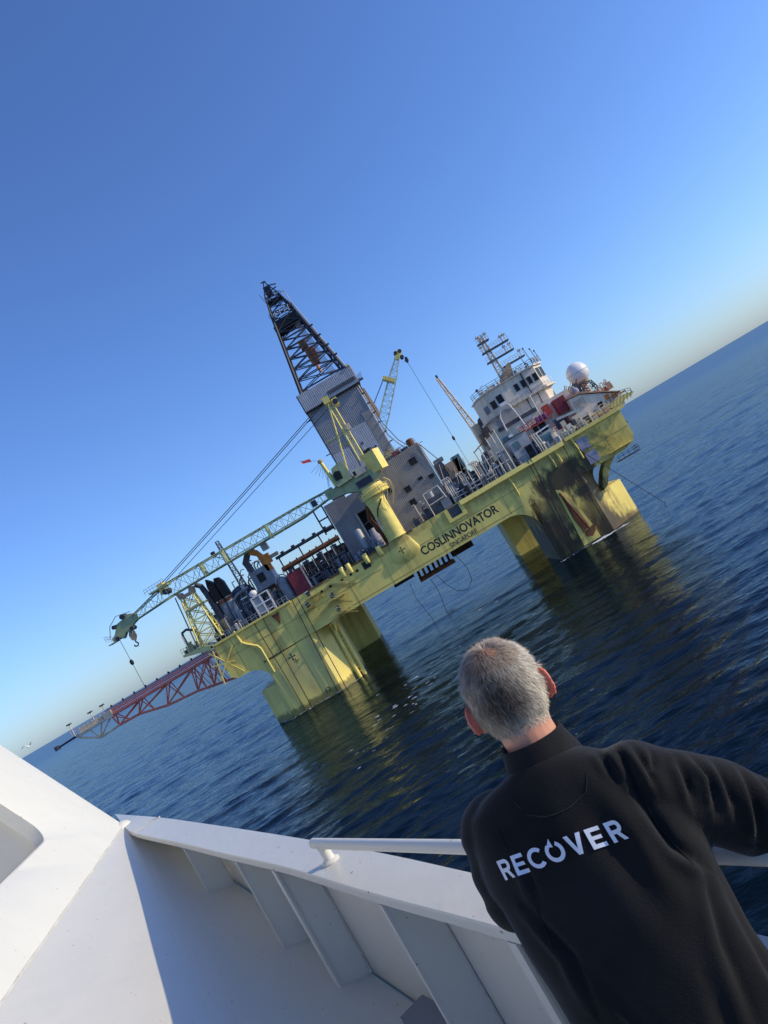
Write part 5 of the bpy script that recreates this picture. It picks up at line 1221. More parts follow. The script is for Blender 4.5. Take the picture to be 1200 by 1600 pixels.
# ------------------------------------------------------------------ equipment on the left deck
st_ = thing('exhaust_stack', 'dark exhaust pipe leaning left beside the boom rest', 'pipe', (-39, 154, 20))
MB().tube([(-38.6, 154, 20.1), (-38.8, 154, 26), (-39.0, 154, 29.5), (-39.3, 154, 31.6), (-40.2, 154, 32.4)], [0.75, 0.75, 0.62, 0.55, 0.5], 12).build('pipe', 'dark_grey', st_, smooth=True)
MB().lathe([(0.95, 0), (0.95, 3.4), (0.8, 3.6)], (-38.6, 154, 20.1), 12).build('jacket', 'tan', st_, smooth=True)
for i, x in enumerate((-37.2, -35.6)):
    e = thing('exhaust_funnel', ('left' if i == 0 else 'right') + ' of two grey exhaust funnels with black slanted cowls', 'funnel', (x, 154, 20))
    MB().lathe([(0.8, 0), (0.8, 7.2), (0.7, 7.4)], (x, 154, 20.1), 14).build('casing', 'pale_grey' if i else 'mid_grey', e, smooth=True)
    MB().prism([(x-1.0, 27.2), (x+0.9, 27.2), (x+0.8, 30.2), (x+0.2, 31.4), (x-0.6, 32.2-0.6*i), (x-1.0, 30.6)], 153.2, 154.8).build('cowl', 'black', e)
    MB().lathe([(0.85, 0), (0.85, 0.7)], (x, 154, 26.3), 14).build('band', 'rust', e, smooth=True)
tk = thing('mud_tank', 'dark dome-topped tank behind the white control skid on left deck', 'tank', (-33.4, 156, 20))
MB().lathe([(2.7, 0), (2.7, 5.6), (2.3, 6.8), (1.4, 7.6), (0.3, 7.9)], (-33.4, 156.5, 20.1), 24).build('shell', 'dark_grey', tk, smooth=True)
for k in range(5): MB().bar((-35.8+k*1.2, 153.6, 21), (-35.6+k*1.2, 153.6, 26.5), 0.08, 5).build('stiffener', 'mid_grey', tk)
MB().box(-33.6, -32.2, 153.5, 153.7, 25.0, 25.25).build('tank_lamp', 'white_clean', tk)
MB().tube([(-36.0, 153.0, 20.1), (-36.0, 153.0, 24.0), (-35.2, 153.0, 25.6), (-33.5, 153, 26.4), (-31, 153, 26.6)], 0.28, 8).build('pipe', 'mid_grey', tk, smooth=True)
sk = thing('control_skid', 'white framed control skid at the left deck edge', 'machine', (-30, 151.6, 20))
for x in (-31.4, -29.6, -27.8): 
    MB().box(x, x+0.3, 150.6, 150.9, 20.1, 24.2).build('frame_post', 'white_clean', sk)
for z in (20.6, 22.2, 24.0): MB().box(-31.4, -27.5, 150.58, 150.92, z, z+0.25).build('frame_beam', 'white_clean', sk)
MB().box(-31.2, -29.5, 151, 153, 20.3, 23.8).build('cabinet', 'pale_grey', sk); MB().box(-29.3, -27.8, 151, 153, 20.3, 22.0).build('cabinet', 'dark_grey', sk)
MB().sphere((-30.4, 151.4, 24.9), (0.9, 0.9, 0.7), 12, 8).build('dome', 'white_clean', sk, smooth=True)
gu = thing('generator_unit', 'grey generator housing with dark duct on top of left deck', 'machine', (-27.5, 154, 24))
MB().box(-29.6, -25.4, 153, 158, 24.6, 28.8).build('housing', 'mid_grey', gu); MB().box(-28.4, -26.9, 152.9, 153.0, 26.0, 27.8).build('grille', 'black', gu)
for x in (-29.3, -25.8): MB().box(x, x+0.3, 153.2, 153.6, 20.1, 24.6).build('leg', 'dark_grey', gu); MB().box(x, x+0.3, 157.3, 157.7, 20.1, 24.6).build('leg', 'dark_grey', gu)
MB().prism([(-29.4, 28.8), (-28.4, 28.8), (-28.6, 31.0), (-27.6, 32.2), (-26.4, 32.2), (-26.4, 32.8), (-28.4, 32.8), (-29.8, 31.2)], 153.6, 155.2).build('duct', 'dark_grey', gu)
oc = thing('knuckle_crane', 'small orange knuckle crane above the left deck equipment', 'crane', (-25.6, 154, 20))
MB().lathe([(0.8, 0), (0.6, 1), (0.55, 7.4)], (-25.2, 153.6, 20.1), 12).build('post', 'pale_grey', oc, smooth=True)
MB().prism([(-26.0, 27.4), (-24.7, 27.2), (-25.0, 30.0), (-25.9, 32.2), (-27.4, 32.8), (-27.6, 32.0), (-26.4, 31.0)], 153.0, 154.2).build('arm', 'orange', oc)
MB().box(-25.6, -24.2, 152.7, 154.4, 28.6, 30.6).build('turret', 'orange', oc); MB().box(-24.8, -23.4, 152.9, 154.2, 31.2, 33.0).build('winch', 'pale_grey', oc); MB().box(-24.6, -22.4, 152.8, 154.0, 29.2, 29.9).build('jib', 'tan', oc)
sm = thing('signal_mast', 'thin dark lattice signal mast behind the crane boom', 'mast', (-32.6, 158, 20))
lattice(sm, [(-33.2, 157.4, 27), (-32.0, 157.4, 27), (-32.0, 158.6, 27), (-33.2, 158.6, 27)], [(-33.2, 157.7, 38.2), (-32.6, 157.7, 38.2), (-32.6, 158.3, 38.2), (-33.2, 158.3, 38.2)], 8, 0.1, 0.06, 'dark_steel', 'chord', 'lacing')
MB().box(-35.2, -34.4, 157.6, 158.4, 35.6, 36.8).build('lamp_cluster', 'dark_steel', sm); brace('bracket_arm', (-34.8, 158, 35.6), (-33, 158, 34.4), 0.09, 'dark_steel', sm)
mf = thing('pipe_manifold', 'tangled grey pipe manifold between the dark tank and generator', 'pipework', (-30.5, 157, 20))
rr_ = random.Random(3)
for k in range(12):
    x = -33+k*0.55; h = 29+rr_.uniform(-1.5, 2.4)
    MB().tube([(x, 157.5, 24), (x, 157.5, h), (x+0.5, 157.5, h+0.6), (x+1.2, 157.2, h+0.4)], rr_.uniform(0.09, 0.2), 6).build('pipe', ('mid_grey', 'pale_grey', 'dark_grey', 'red')[k % 4], mf)
rc = thing('red_container', 'maroon red container on the left deck near the column stairs', 'container', (-21.3, 152, 20))
MB().corr((-23.0, 151.2), (-19.8, 151.2), 20.1, 24.6, 0.35, 0.08).build('front', 'maroon', rc); MB().box(-22.95, -19.85, 151.5, 155, 20.1, 24.65).build('body', 'maroon', rc)
MB().box(-19.8, -19.5, 151.0, 151.3, 20.1, 25.4).build('corner_post', 'cream_boom', rc)
rt_ = thing('round_tank', 'small grey round-topped tank left of the maroon container', 'tank', (-24.4, 152.6, 20))
MB().lathe([(1.15, 0), (1.15, 3.6), (0.9, 4.6), (0.3, 5.0)], (-24.4, 152.6, 20.1), 18).build('shell', 'mid_grey', rt_, smooth=True)
MB().tube([(-24.4+1.3*math.cos(RAD(a)), 152.4, 24.2+1.3*math.sin(RAD(a))) for a in range(0, 181, 20)], 0.13, 6).build('arch_rail', 'pale_grey', rt_)
# pipe rack: long horizontal beams on posts between the left equipment and the drill floor house
pk = thing('pipe_rack', 'long dark open pipe rack between the orange crane and drill floor house', 'rack', (-16, 156, 20))
for z, r in ((28.9, 0.34), (26.2, 0.55), (24.0, 0.2)): 
    MB().bar((-24.0, 157.5, z), (-10.6, 157.5, z), r, 8).build('beam', 'dark_grey' if z > 28 else 'rust', pk)
for k in range(9):
    x = -23.4+k*1.55; MB().box(x-0.12, x+0.12, 157.1, 157.5, 20.1, 27.0+(1.6 if k % 3 == 0 else 0)).build('post', 'dark_steel', pk)
for k in range(16):
    x = -23+k*0.78; MB().bar((x, 156.5, 20.6), (x+0.05, 156.5, 22.6+1.3*((k*5) % 3)), 0.15, 6).build('pipe', ('dark_grey', 'mid_grey', 'black')[k % 3], pk)
for z in (20.9, 22.0, 23.0): MB().box(-23.8, -10.8, 155.6, 156.0, z, z+0.25).build('stacked_pipe', 'dark_grey', pk)
for k in range(5): MB().box(-22.6+k*2.5, -21.9+k*2.5, 157, 158, 29.1, 29.6).build('clamp', 'dark_steel', pk)

# ------------------------------------------------------------------ equipment on the deck right of the grey house
fr = thing('pump_skid', 'dark pump skid in a white pipe frame beside the grey house', 'machine', (10.5, 152, 20))
for (a, b_) in (((8.2, 19.5), (8.2, 24.7)), ((8.2, 24.7), (11.6, 24.9)), ((11.6, 24.9), (12.0, 22.0)), ((8.2, 22.2), (11.8, 22.4))): brace('frame_pipe', (a[0], 150.3, a[1]), (b_[0], 150.3, b_[1]), 0.11, 'white_rig', fr, 6)
MB().box(8.6, 11.6, 151, 153, 20.1, 23.4).build('pump_body', 'dark_grey', fr); MB().lathe([(0.6, 0), (0.6, 1.2)], (9.6, 151.6, 23.4), 12).build('motor', 'pale_grey', fr, smooth=True); MB().box(10.6, 12.4, 150.6, 152, 20.1, 22.0).build('pump_body', 'mid_grey', fr)
def goosenecks(x, nme, lab, k, h, m_):
    t = thing('vent_cluster', lab, 'vent pipes', (x, 151.6, 20))
    for i in range(k):
        xx = x+i*0.42; MB().tube([(xx, 151.4+0.1*i, 20.1), (xx, 151.4+0.1*i, 20.1+h), (xx-0.15, 151.3, 20.1+h+0.35), (xx-0.5, 151.2, 20.1+h+0.4), (xx-0.65, 151.2, 20.1+h+0.05)], 0.13, 7).build('gooseneck', m_ if i % 2 else 'white_rig', t)
    MB().box(x-0.3, x+k*0.42, 151.8, 152.4, 20.1, 21.8).build('base_box', 'dark_grey', t)
goosenecks(13.2, '', 'tall white goosenecked vent pipes beside the pump skid', 4, 4.8, 'pale_grey')
goosenecks(16.4, '', 'middle cluster of white goosenecked vent pipes on right deck', 3, 4.4, 'white_rig')
goosenecks(19.6, '', 'cream vent pipes left of the large tank frame', 4, 4.9, 'cream_boom')
dk = thing('valve_bank', 'low dark bank of valves and pipes along the right deck edge', 'pipework', (17, 152, 20))
for k in range(14):
    x = 13.8+k*0.62; MB().box(x, x+0.4, 151.9, 153.2, 20.1, 21.6+0.9*((k*5) % 4)/2).build('valve', ('dark_grey', 'mid_grey', 'black')[k % 3], dk)
for z in (20.9, 21.7): MB().bar((13.4, 151.2, z), (22.8, 151.2, z), 0.12, 6).build('header_pipe', 'pale_grey', dk)
for k in range(5): MB().box(14.6+k*1.8, 15.0+k*1.8, 150.9, 151.1, 22.2, 22.4).build('lamp', 'white_clean', dk)
sp_ = thing('scrap_basket', 'brown cargo skips piled behind the vent pipes', 'cargo', (16, 158, 20))
for (x0, x1, za, zb, m_) in ((13.6, 15.4, 25.2, 29.0, 'dark_grey'), (15.4, 18.6, 24.6, 28.0, 'tan'), (17.4, 19.2, 24.6, 28.6, 'teal'), (14.0, 16.0, 29.0, 29.8, 'mid_grey')): MB().box(x0, x1, 157, 160, za, zb).build('skip', m_, sp_)
MB().box(13.4, 19.4, 156.9, 161, 20.1, 24.6).build('base_stack', 'dark_grey', sp_)
for k in range(7): brace('strut', (13.4+k*0.9, 156.6, 23+k % 3), (14.6+k*0.8, 156.6, 28.6-0.6*(k % 4)), 0.09, ('cream_boom', 'dark_steel', 'tan')[k % 3], sp_)
bt = thing('bulk_tank', 'large dark tank inside a white scaffold frame on right deck', 'tank', (23.6, 154, 20))
MB().lathe([(1.5, 0), (1.5, 4.6), (1.2, 5.6), (0.4, 6.0)], (23.7, 154.2, 20.1), 18).build('shell', 'dark_grey', bt, smooth=True)
for x in (21.4, 22.6, 24.6, 25.8, 26.8): MB().bar((x, 151.6, 20.1), (x, 151.6, 27.0+0.35*(x-21)), 0.12, 6).build('scaffold_post', 'white_rig', bt)
for za, zb in ((26.8, 28.8), (24.2, 24.6), (22.0, 22.2)): MB().bar((21.2, 151.6, za), (27.0, 151.6, zb), 0.11, 6).build('scaffold_beam', 'white_rig' if za < 26 else 'rust', bt)
for k in range(4): brace('scaffold_brace', (21.4+k*1.4, 151.5, 20.2), (22.6+k*1.3, 151.5, 26.6), 0.08, 'pale_grey', bt)
MB().box(25.2, 27.2, 152, 154, 20.1, 23.6).build('cabinet', 'mid_grey', bt)

# ------------------------------------------------------------------ accommodation block and bridge
ac = thing('accommodation_block', 'off-white accommodation block with bridge windows on the right deck', 'building', (37, 165, 20))
MB().prism([(28.5, 161.5), (31.0, 160.4), (46.0, 160.4), (46.0, 176), (28.5, 176)], 20.05, 29.0, 'xy').build('lower_block', 'white_rig', ac)
MB().prism([(30.2, 164.4), (31.2, 163.0), (33.6, 162.0), (42.4, 162.0), (44.6, 164.6), (44.6, 174), (30.2, 174)], 29.0, 31.8, 'xy').build('middle_block', 'white_rig', ac)
# bridge: curved on the left, chamfered on the right
bp_ = [(29.4, 167.5), (29.7, 165.0), (30.6, 163.2), (32.2, 162.0), (34.2, 161.5), (42.6, 161.5), (45.0, 164.6), (45.0, 173), (29.4, 173)]
MB().prism([(x-0.02, y) for x, y in bp_], 32.0, 36.8, 'xy').build('bridge', 'white_rig', ac)
MB().prism([(28.9, 167.5), (29.2, 164.7), (30.2, 162.6), (32.0, 161.3), (34.1, 160.8), (42.9, 160.8), (45.7, 164.4), (45.7, 173.5), (28.9, 173.5)], 31.55, 31.98, 'xy').build('bridge_ledge', 'white_rig', ac)
MB().prism([(29.1, 167.5), (29.4, 164.8), (30.4, 162.8), (32.1, 161.6), (34.2, 161.1), (42.8, 161.1), (45.4, 164.4), (45.4, 173.4), (29.1, 173.4)], 36.82, 37.1, 'xy').build('bridge_roof', 'white_rig', ac)
def wall_window(p, q, t0, t1, za, zb, out=0.05):
    a = Vector((p[0]+(q[0]-p[0])*t0, p[1]+(q[1]-p[1])*t0)); b_ = Vector((p[0]+(q[0]-p[0])*t1, p[1]+(q[1]-p[1])*t1)); d = (b_-a).normalized(); nn = Vector((d.y, -d.x))*out
    P = []
    for off in (0.02, 1.0):
        for pt_, z in ((a, za), (b_, za), (b_, zb), (a, zb)): P.append((pt_.x+nn.x*off, pt_.y+nn.y*off, z))
    w_ = MB().add(P, [(0, 1, 2, 3), (7, 6, 5, 4)] + [(k, k+4, (k+1) % 4+4, (k+1) % 4) for k in range(4)]).build('window', 'window_dark', ac)
    m2 = MB(); zz_ = [(a, za, b_, za), (a, zb, b_, zb)]
    fo = Vector((d.y, -d.x))*(out+0.02)
    m2.bar((a.x+fo.x, a.y+fo.y, za), (b_.x+fo.x, b_.y+fo.y, za), 0.05, 4); m2.bar((a.x+fo.x, a.y+fo.y, zb), (b_.x+fo.x, b_.y+fo.y, zb), 0.05, 4)
    m2.bar((a.x+fo.x, a.y+fo.y, za), (a.x+fo.x, a.y+fo.y, zb), 0.05, 4); m2.bar((b_.x+fo.x, b_.y+fo.y, za), (b_.x+fo.x, b_.y+fo.y, zb), 0.05, 4)
    m2.build('window_frame', 'pale_grey', w_, fixn=False)
fx = lambda x: ((x-34.2)/(42.6-34.2))
for x0 in (36.9, 38.5, 40.0, 41.4): wall_window((34.2, 161.5), (42.6, 161.5), fx(x0), fx(x0+1.05), 33.7, 35.4)
for t0, t1 in ((0.10, 0.42), (0.58, 0.90)): wall_window((42.6, 161.5), (45.0, 164.6), t0, t1, 34.0, 36.2)
wall_window((32.2, 162.0), (34.2, 161.5), 0.15, 0.85, 33.3, 35.2)
wall_window((30.6, 163.2), (32.2, 162.0), 0.3, 1.0, 33.0, 34.8)
for k in range(5): wall_window((29.7, 165.0), (30.6, 163.2), 0.05+k*0.19, 0.15+k*0.19, 32.9, 34.6)
MB().box(39.4, 39.62, 161.2, 161.5, 32.0, 36.9).build('downpipe', 'dark_steel', ac)
MB().box(34.0, 42.6, 161.35, 161.5, 32.6, 32.75).build('belt_moulding', 'pale_grey', ac)
for k, x in enumerate((38.0, 40.6)): MB().bar((x, 161.9, 29.0), (x+0.1, 161.9, 31.5), 0.12, 6).build('downpipe', 'dark_steel', ac)
MB().box(39.0, 42.2, 161.86, 162.0, 29.3, 31.2).build('wall_panel', 'white_rig', ac)
# dark band and arches below the bridge
MB().box(29.2, 38.5, 160.2, 160.4, 28.2, 29.0).build('dark_band', 'dark_grey', ac)
MB().prism([(31.0, 29.1), (31.3, 31.0), (32.6, 32.0), (34.2, 31.4), (34.8, 29.1)], 161.0, 161.4).build('arch_panel', 'corrugated_brown', ac)
MB().tube([(30.6, 159.6, 27.6), (30.8, 159.6, 30.6), (31.8, 159.6, 32.4), (33.0, 159.6, 32.8), (33.8, 159.6, 32.2), (34.3, 159.6, 29.0), (34.6, 159.6, 24.6), (34.9, 159.6, 21.5)], 0.14, 7).build('davit_pipe', 'white_clean', ac, smooth=True)
MB().box(32.0, 33.6, 159.2, 160.0, 32.5, 33.2).build('davit_head', 'white_clean', ac)
MB().tube([(38.4, 159.6, 31.6), (38.2, 159.6, 27.0)], 0.12, 6).build('davit_pipe', 'white_clean', ac)
# lower wall features
for x0, x1, za, zb, m_ in ((28.9, 30.8, 24.2, 26.8, 'teal'), (35.6, 38.4, 23.6, 26.0, 'window_dark'), (31.4, 33.2, 20.4, 23.2, 'black'), (40.2, 43.4, 21.0, 24.6, 'dark_grey'), (35.0, 36.8, 27.2, 28.0, 'pale_grey')): MB().box(x0, x1, 160.2, 160.39, za, zb).build('wall_opening', m_, ac)
railing('railing', [(30.0, 159.8, 29.0), (31.4, 159.6, 29.0), (38.6, 159.6, 29.0)], 1.1, '', 'pale_grey', 0.9, 0.05, parent=ac)
railing('railing', [(28.9, 167, 37.1), (29.2, 164.8, 37.1), (30.2, 162.6, 37.1), (32.0, 161.3, 37.1), (34.2, 160.9, 37.1), (42.8, 160.9, 37.1), (45.4, 164.2, 37.1)], 1.25, '', 'dark_steel', 1.3, 0.06, parent=ac, rails=(1.0, 0.6, 0.3))
railing('railing', [(34.1, 160.7, 32.0), (42.9, 160.7, 32.0), (45.7, 164.2, 32.0)], 1.0, '', 'white_clean', 1.2, 0.045, parent=ac)
# left bridge wing underside ribs
for k in range(5):
    t = k/4; x = 29.2+1.2*t; brace('wing_rib', (x, 163.6-1.2*t, 31.5), (x+1.6, 163.8-1.2*t, 28.6), 0.12, 'pale_grey', ac)
# red hatch box, red rails, blue and orange cargo near the block
rx = tag(MB().corr((41.6, 158.6), (44.2, 158.6), 24.9, 28.2, 0.3, 0.06).build('red_locker', 'maroon'), 'maroon locker standing below the bridge corner', 'locker')
MB().box(41.65, 44.15, 158.92, 161, 24.9, 28.15).build('locker_body', 'maroon', rx)
# the gangway with red rails
gw = thing('gangway', 'red railed gangway in front of the accommodation block', 'gangway', (36, 158, 25))
MB().prism([(32.2, 25.4), (39.6, 25.4), (39.6, 25.7), (32.2, 25.7)], 157.0, 158.4).build('floor', 'red', gw)
railing('railing', [(32.2, 157.0, 25.7), (39.6, 157.0, 25.7)], 1.0, '', 'red', 1.0, 0.09, parent=gw)
for x in (32.6, 36, 39.2): MB().box(x, x+0.25, 157.4, 157.7, 20.1, 25.4).build('support', 'mid_grey', gw)
ox = tag(MB().box(38.9, 40.3, 157.6, 159, 26.0, 28.2).build('red_cabinet', 'red'), 'red cabinet on the gangway end below the bridge', 'cabinet')
bx_ = thing('blue_drums', 'blue drums on the gangway below the bridge', 'drums', (37.6, 157.6, 25.7))
for k in range(3): MB().lathe([(0.42, 0), (0.45, 0.1), (0.45, 1.1), (0.4, 1.2)], (36.8+k*0.85, 157.8, 25.72), 12).build('drum', 'blue', bx_, smooth=True)
aw = thing('deck_shelter', 'small deck shelter with white awning and dark teal windows at deck edge', 'shelter', (35.2, 153, 20))
MB().box(33.6, 37.0, 152.2, 155.5, 20.1, 23.4).build('cabin', 'pale_grey', aw); MB().obox((35.1, 152.2, 24.0), (3.2, 1.6, 0.3), 0, 0, RAD(-4)).build('awning', 'white_clean', aw)
MB().box(34.0, 36.4, 152.05, 152.2, 21.0, 22.9).build('window', 'teal', aw); MB().box(37.1, 38.6, 152.6, 154, 20.1, 22.2).build('locker', 'pale_grey', aw)
mc = thing('machine_cabin', 'grey cabin with pale front left of the deck shelter', 'cabin', (30.5, 153.5, 20))
MB().box(28.4, 32.6, 154, 158, 20.1, 25.6).build('cabin', 'pale_grey', mc); MB().box(29.0, 30.4, 153.85, 154.0, 23.2, 24.6).build('window', 'teal', mc); MB().box(30.8, 32.2, 153.85, 154.0, 20.2, 22.8).build('door', 'black', mc); MB().box(28.2, 32.8, 153.8, 158.2, 25.6, 25.8).build('roof', 'dark_grey', mc)
MB().box(29.2, 30.0, 153.6, 154, 25.9, 26.4).build('lamp', 'white_clean', mc)
for k in range(3): MB().tube([(32.8+k*0.5, 151.2, 17.2), (32.8+k*0.5, 151.2, 21.5), (32.6+k*0.5, 151.4, 24.0)], 0.13, 6).build('pipe', 'white_rig', mc)
# ramp
rp = tag(MB().prism([(39.0, 24.0), (45.0, 23.4), (45.0, 23.8), (39.0, 24.5)], 152.6, 153.6).build('cargo_ramp', 'pale_grey'), 'pale grey inclined ramp above the right deck edge', 'ramp')
bd = thing('bundled_rope', 'pale heap of netting on deck beside the shelter', 'netting', (39, 152, 20))
rr_ = random.Random(9)
for k in range(26): MB().sphere((38.6+rr_.random()*2.4, 151.6+rr_.random()*0.9, 20.4+rr_.random()*1.3), (0.28, 0.25, 0.22), 7, 5).build('bundle', 'pale_grey' if k % 3 else 'white_rig', bd)
# right-end deckhouses with tan roofs
rd = thing('right_deckhouse', 'cream deckhouse with tan sloping roof under the radome', 'building', (48, 158, 20))
MB().prism([(44.0, 20.05), (53.6, 20.05), (53.6, 22.6), (50.8, 24.2), (46.4, 26.4), (44.0, 26.6)], 156.5, 170).build('house', 'white_rig', rd)
MB().prism([(43.8, 26.75), (46.5, 26.55), (51.0, 24.3), (53.9, 22.65), (53.9, 22.9), (51.0, 24.6), (46.6, 26.85), (43.8, 27.05)], 156.2, 170.2).build('roof', 'teal_roof', rd)
for k in range(6): MB().bar((44.4+k*0.45, 156.3, 23.6), (44.6+k*0.45, 156.3, 25.8), 0.07, 5).build('louvre', 'mid_grey', rd)
MB().box(48.6, 49.6, 156.3, 156.5, 22.0, 23.0).build('window', 'window_dark', rd); MB().box(46.0, 52.0, 156.3, 156.5, 21.3, 21.5).build('trim', 'teal_roof', rd)
MB().box(42.4, 45.6, 155.2, 156.4, 20.05, 23.2).build('lean_to', 'white_rig', rd)
for k in range(8): brace('stair_rail', (43.6+k*0.9, 155.8, 22.6-0.15*k), (44.4+k*0.9, 155.8, 23.6-0.2*k), 0.06, 'white_rig', rd)
hd = thing('helideck_edge', 'orange and yellow outrigger platform at the far right deck end', 'platform', (53, 160, 20))
MB().prism([(49.7, 20.4), (55.6, 21.0), (56.2, 21.4), (53.6, 22.0), (49.7, 21.2)], 156, 172).build('floor', 'yellow_bright', hd)
for k in range(7): brace('support', (50.2+k*0.8, 156, 20.6), (51.0+k*0.8, 156, 21.9), 0.1, 'tan', hd)
railing('railing', [(50.2, 156, 21.6), (53.6, 156, 22.0), (55.8, 156, 21.4)], 1.0, '', 'dark_steel', 0.8, 0.06, parent=hd)
for x, za in ((50.6, 22.6), (52.0, 22.2)): MB().box(x, x+1.0, 156.4, 158, za, za+1.1).build('orange_box', 'orange', hd)
MB().box(49.8, 55.0, 157, 158, 22.2, 22.6).build('catwalk', 'teal_roof', hd)
# radome on its lattice stand
rm = thing('radome', 'large white spherical radome above the right deckhouses', 'radome', (51.0, 165, 24))
MB().sphere((51.0, 165, 30.9), 2.42, 32, 20).build('dome', 'white_clean', rm, smooth=True)
MB().lathe([(2.43, 0), (2.45, 0.04), (2.45, 0.10), (2.43, 0.14)], (51.0, 165, 30.9), 32).build('seam_ring', 'pale_grey', rm, smooth=True)
MB().lathe([(1.1, 0), (1.3, 0.4), (1.5, 0.9)], (51.0, 165, 28.0), 16).build('collar', 'tan', rm, smooth=True)
MB().bar((51.0, 165, 23.5), (51.0, 165, 28.2), 0.8, 10).build('post', 'white_rig', rm)
sd2 = thing('small_radome', 'small white sat dome on a bent post below the radome', 'radome', (47.2, 160, 26))
MB().sphere((47.2, 160, 27.5), (0.75, 0.75, 0.85), 14, 10).build('dome', 'lavender', sd2, smooth=True); MB().bar((47.6, 160, 27.2), (48.4, 160, 24.4), 0.16, 6).build('post', 'white_clean', sd2)
lf = thing('lattice_stand', 'dark open lattice stand right of the radome', 'frame', (50.4, 160, 24))
lattice(lf, [(48.6, 159.4, 26.0), (51.8, 159.4, 25.2), (51.8, 161.4, 25.2), (48.6, 161.4, 26.0)], [(48.8, 159.6, 28.4), (51.0, 159.6, 28.0), (51.0, 161.2, 28.0), (48.8, 161.2, 28.4)], 2, 0.11, 0.07, 'dark_steel', 'post', 'brace', cross=True)
cg = thing('cargo_stack', 'tan pipes and boxes stacked on the roof left of the radome', 'cargo', (46.5, 163, 27))
for k in range(9): MB().bar((44.6+0.4*k, 162, 27.2+0.2*(k % 3)), (46.6+0.35*k, 162.5, 29.8-0.3*(k % 4)), 0.13, 6).build('pipe', ('tan', 'cream_boom', 'dark_grey')[k % 3], cg)
MB().box(46.4, 48.2, 162, 164, 27.0, 28.6).build('box', 'tan', cg); MB().box(48.2, 49.0, 162, 163, 27.0, 29.2).build('box', 'dark_grey', cg)
# radar mast with crosstrees
ms_ = thing('radar_mast', 'tall white radar mast with stacked platforms on the bridge roof', 'mast', (37.0, 165, 37))
lattice(ms_, [(36.3, 164.4, 37.1), (37.7, 164.4, 37.1), (37.7, 165.8, 37.1), (36.3, 165.8, 37.1)], [(36.7, 164.7, 48.6), (37.3, 164.7, 48.6), (37.3, 165.3, 48.6), (36.7, 165.3, 48.6)], 9, 0.13, 0.075, 'white_rig', 'chord', 'lacing')
for x0, x1, z in ((35.6, 38.3, 47.1), (35.5, 41.9, 44.9), (35.4, 41.9, 42.6), (38.0, 43.2, 40.2)):
    MB().box(x0, x1, 164.3, 165.7, z-0.28, z).build('crosstree', 'dark_grey', ms_); railing('railing', [(x0, 164.3, z), (x1, 164.3, z)], 1.0, '', 'white_rig', 0.6, 0.045, parent=ms_)
for x, z in ((41.4, 44.9), (41.5, 42.6), (40.2, 42.6), (36.2, 47.1), (38.0, 47.1), (35.8, 44.9), (42.6, 40.2), (40.6, 44.9)): 
    MB().bar((x, 164.6, z), (x, 164.6, z+1.9), 0.1, 6).build('aerial', 'white_rig', ms_); MB().box(x-0.35, x+0.35, 164.3, 164.9, z+1.2, z+1.5).build('scanner', 'pale_grey', ms_)
MB().prism([(35.0, 37.1), (38.6, 37.1), (39.4, 40.2), (38.8, 40.3), (36.8, 38.9)], 163.4, 166.0).build('mast_house', 'tan', ms_)
for x, z, zt in ((43.2, 37.1, 41.2), (44.4, 37.1, 40.4), (45.0, 37.1, 39.6), (41.8, 37.1, 40.0)): 
    MB().bar((x, 162.6, z), (x-0.2, 162.6, zt), 0.07, 5).build('aerial', 'dark_steel', ms_); MB().sphere((x-0.2, 162.6, zt), 0.22, 8, 6).build('lamp', 'teal', ms_)
for k in range(6): brace('roof_gear', (43.0+k*0.35, 162.2, 37.2), (43.4+k*0.3, 162.2, 38.6-0.2*(k % 3)), 0.09, 'cream_boom', ms_)
sr = thing('searchlight', 'searchlight lamp on the left rim of the bridge roof', 'lamp', (30.0, 163, 37))
MB().bar((30.0, 162.6, 37.1), (30.0, 162.6, 38.3), 0.07, 5).build('post', 'dark_steel', sr); MB().bar((30.0, 162.2, 38.4), (30.0, 162.9, 38.4), 0.28, 10).build('head', 'dark_grey', sr)

# ------------------------------------------------------------------ far cranes behind the tower
fc = thing('far_crane', 'pale green lattice crane standing raised behind the grey tower', 'crane', (9.0, 200, 20))
MB().lathe([(2.2, 0), (1.9, 1.0), (1.9, 16)], (3.0, 200, 20.05), 18).build('pedestal', 'yellow_bright', fc, smooth=True)
MB().box(0.0, 6.0, 198, 202, 36.0, 39.4).build('machinery_house', 'yellow', fc)
def fcp(t, w_): 
    c = lerp((3.0, 200, 38.8), (23.6, 200, 60.8), t); d = Vector((20.6, 0, 22.0)).normalized(); nn = Vector((d.z, 0, -d.x))
    return [(c[0]-nn.x*w_, 199, c[2]-nn.z*w_), (c[0]+nn.x*w_, 199, c[2]+nn.z*w_), (c[0]+nn.x*w_, 201, c[2]+nn.z*w_), (c[0]-nn.x*w_, 201, c[2]-nn.z*w_)]
lattice(fc, fcp(0.0, 0.8), fcp(0.5, 1.25), 7, 0.13, 0.06, 'crane_pale', 'boom_chord', 'boom_lacing'); lattice(fc, fcp(0.5, 1.25), fcp(0.82, 1.0), 6, 0.13, 0.06, 'crane_pale', 'boom_chord', 'boom_lacing'); lattice(fc, fcp(0.82, 1.0), fcp(1.0, 0.45), 3, 0.12, 0.06, 'crane_pale', 'boom_chord', 'boom_lacing')
MB().obox((18.6, 200, 56.8), (3.2, 2.8, 0.9), 0, 0, RAD(45)).build('boom_platform', 'yellow', fc)
MB().obox((24.0, 200, 61.2), (2.6, 1.4, 1.3), 0, 0, RAD(-40)).build('boom_head', 'yellow_bright', fc)
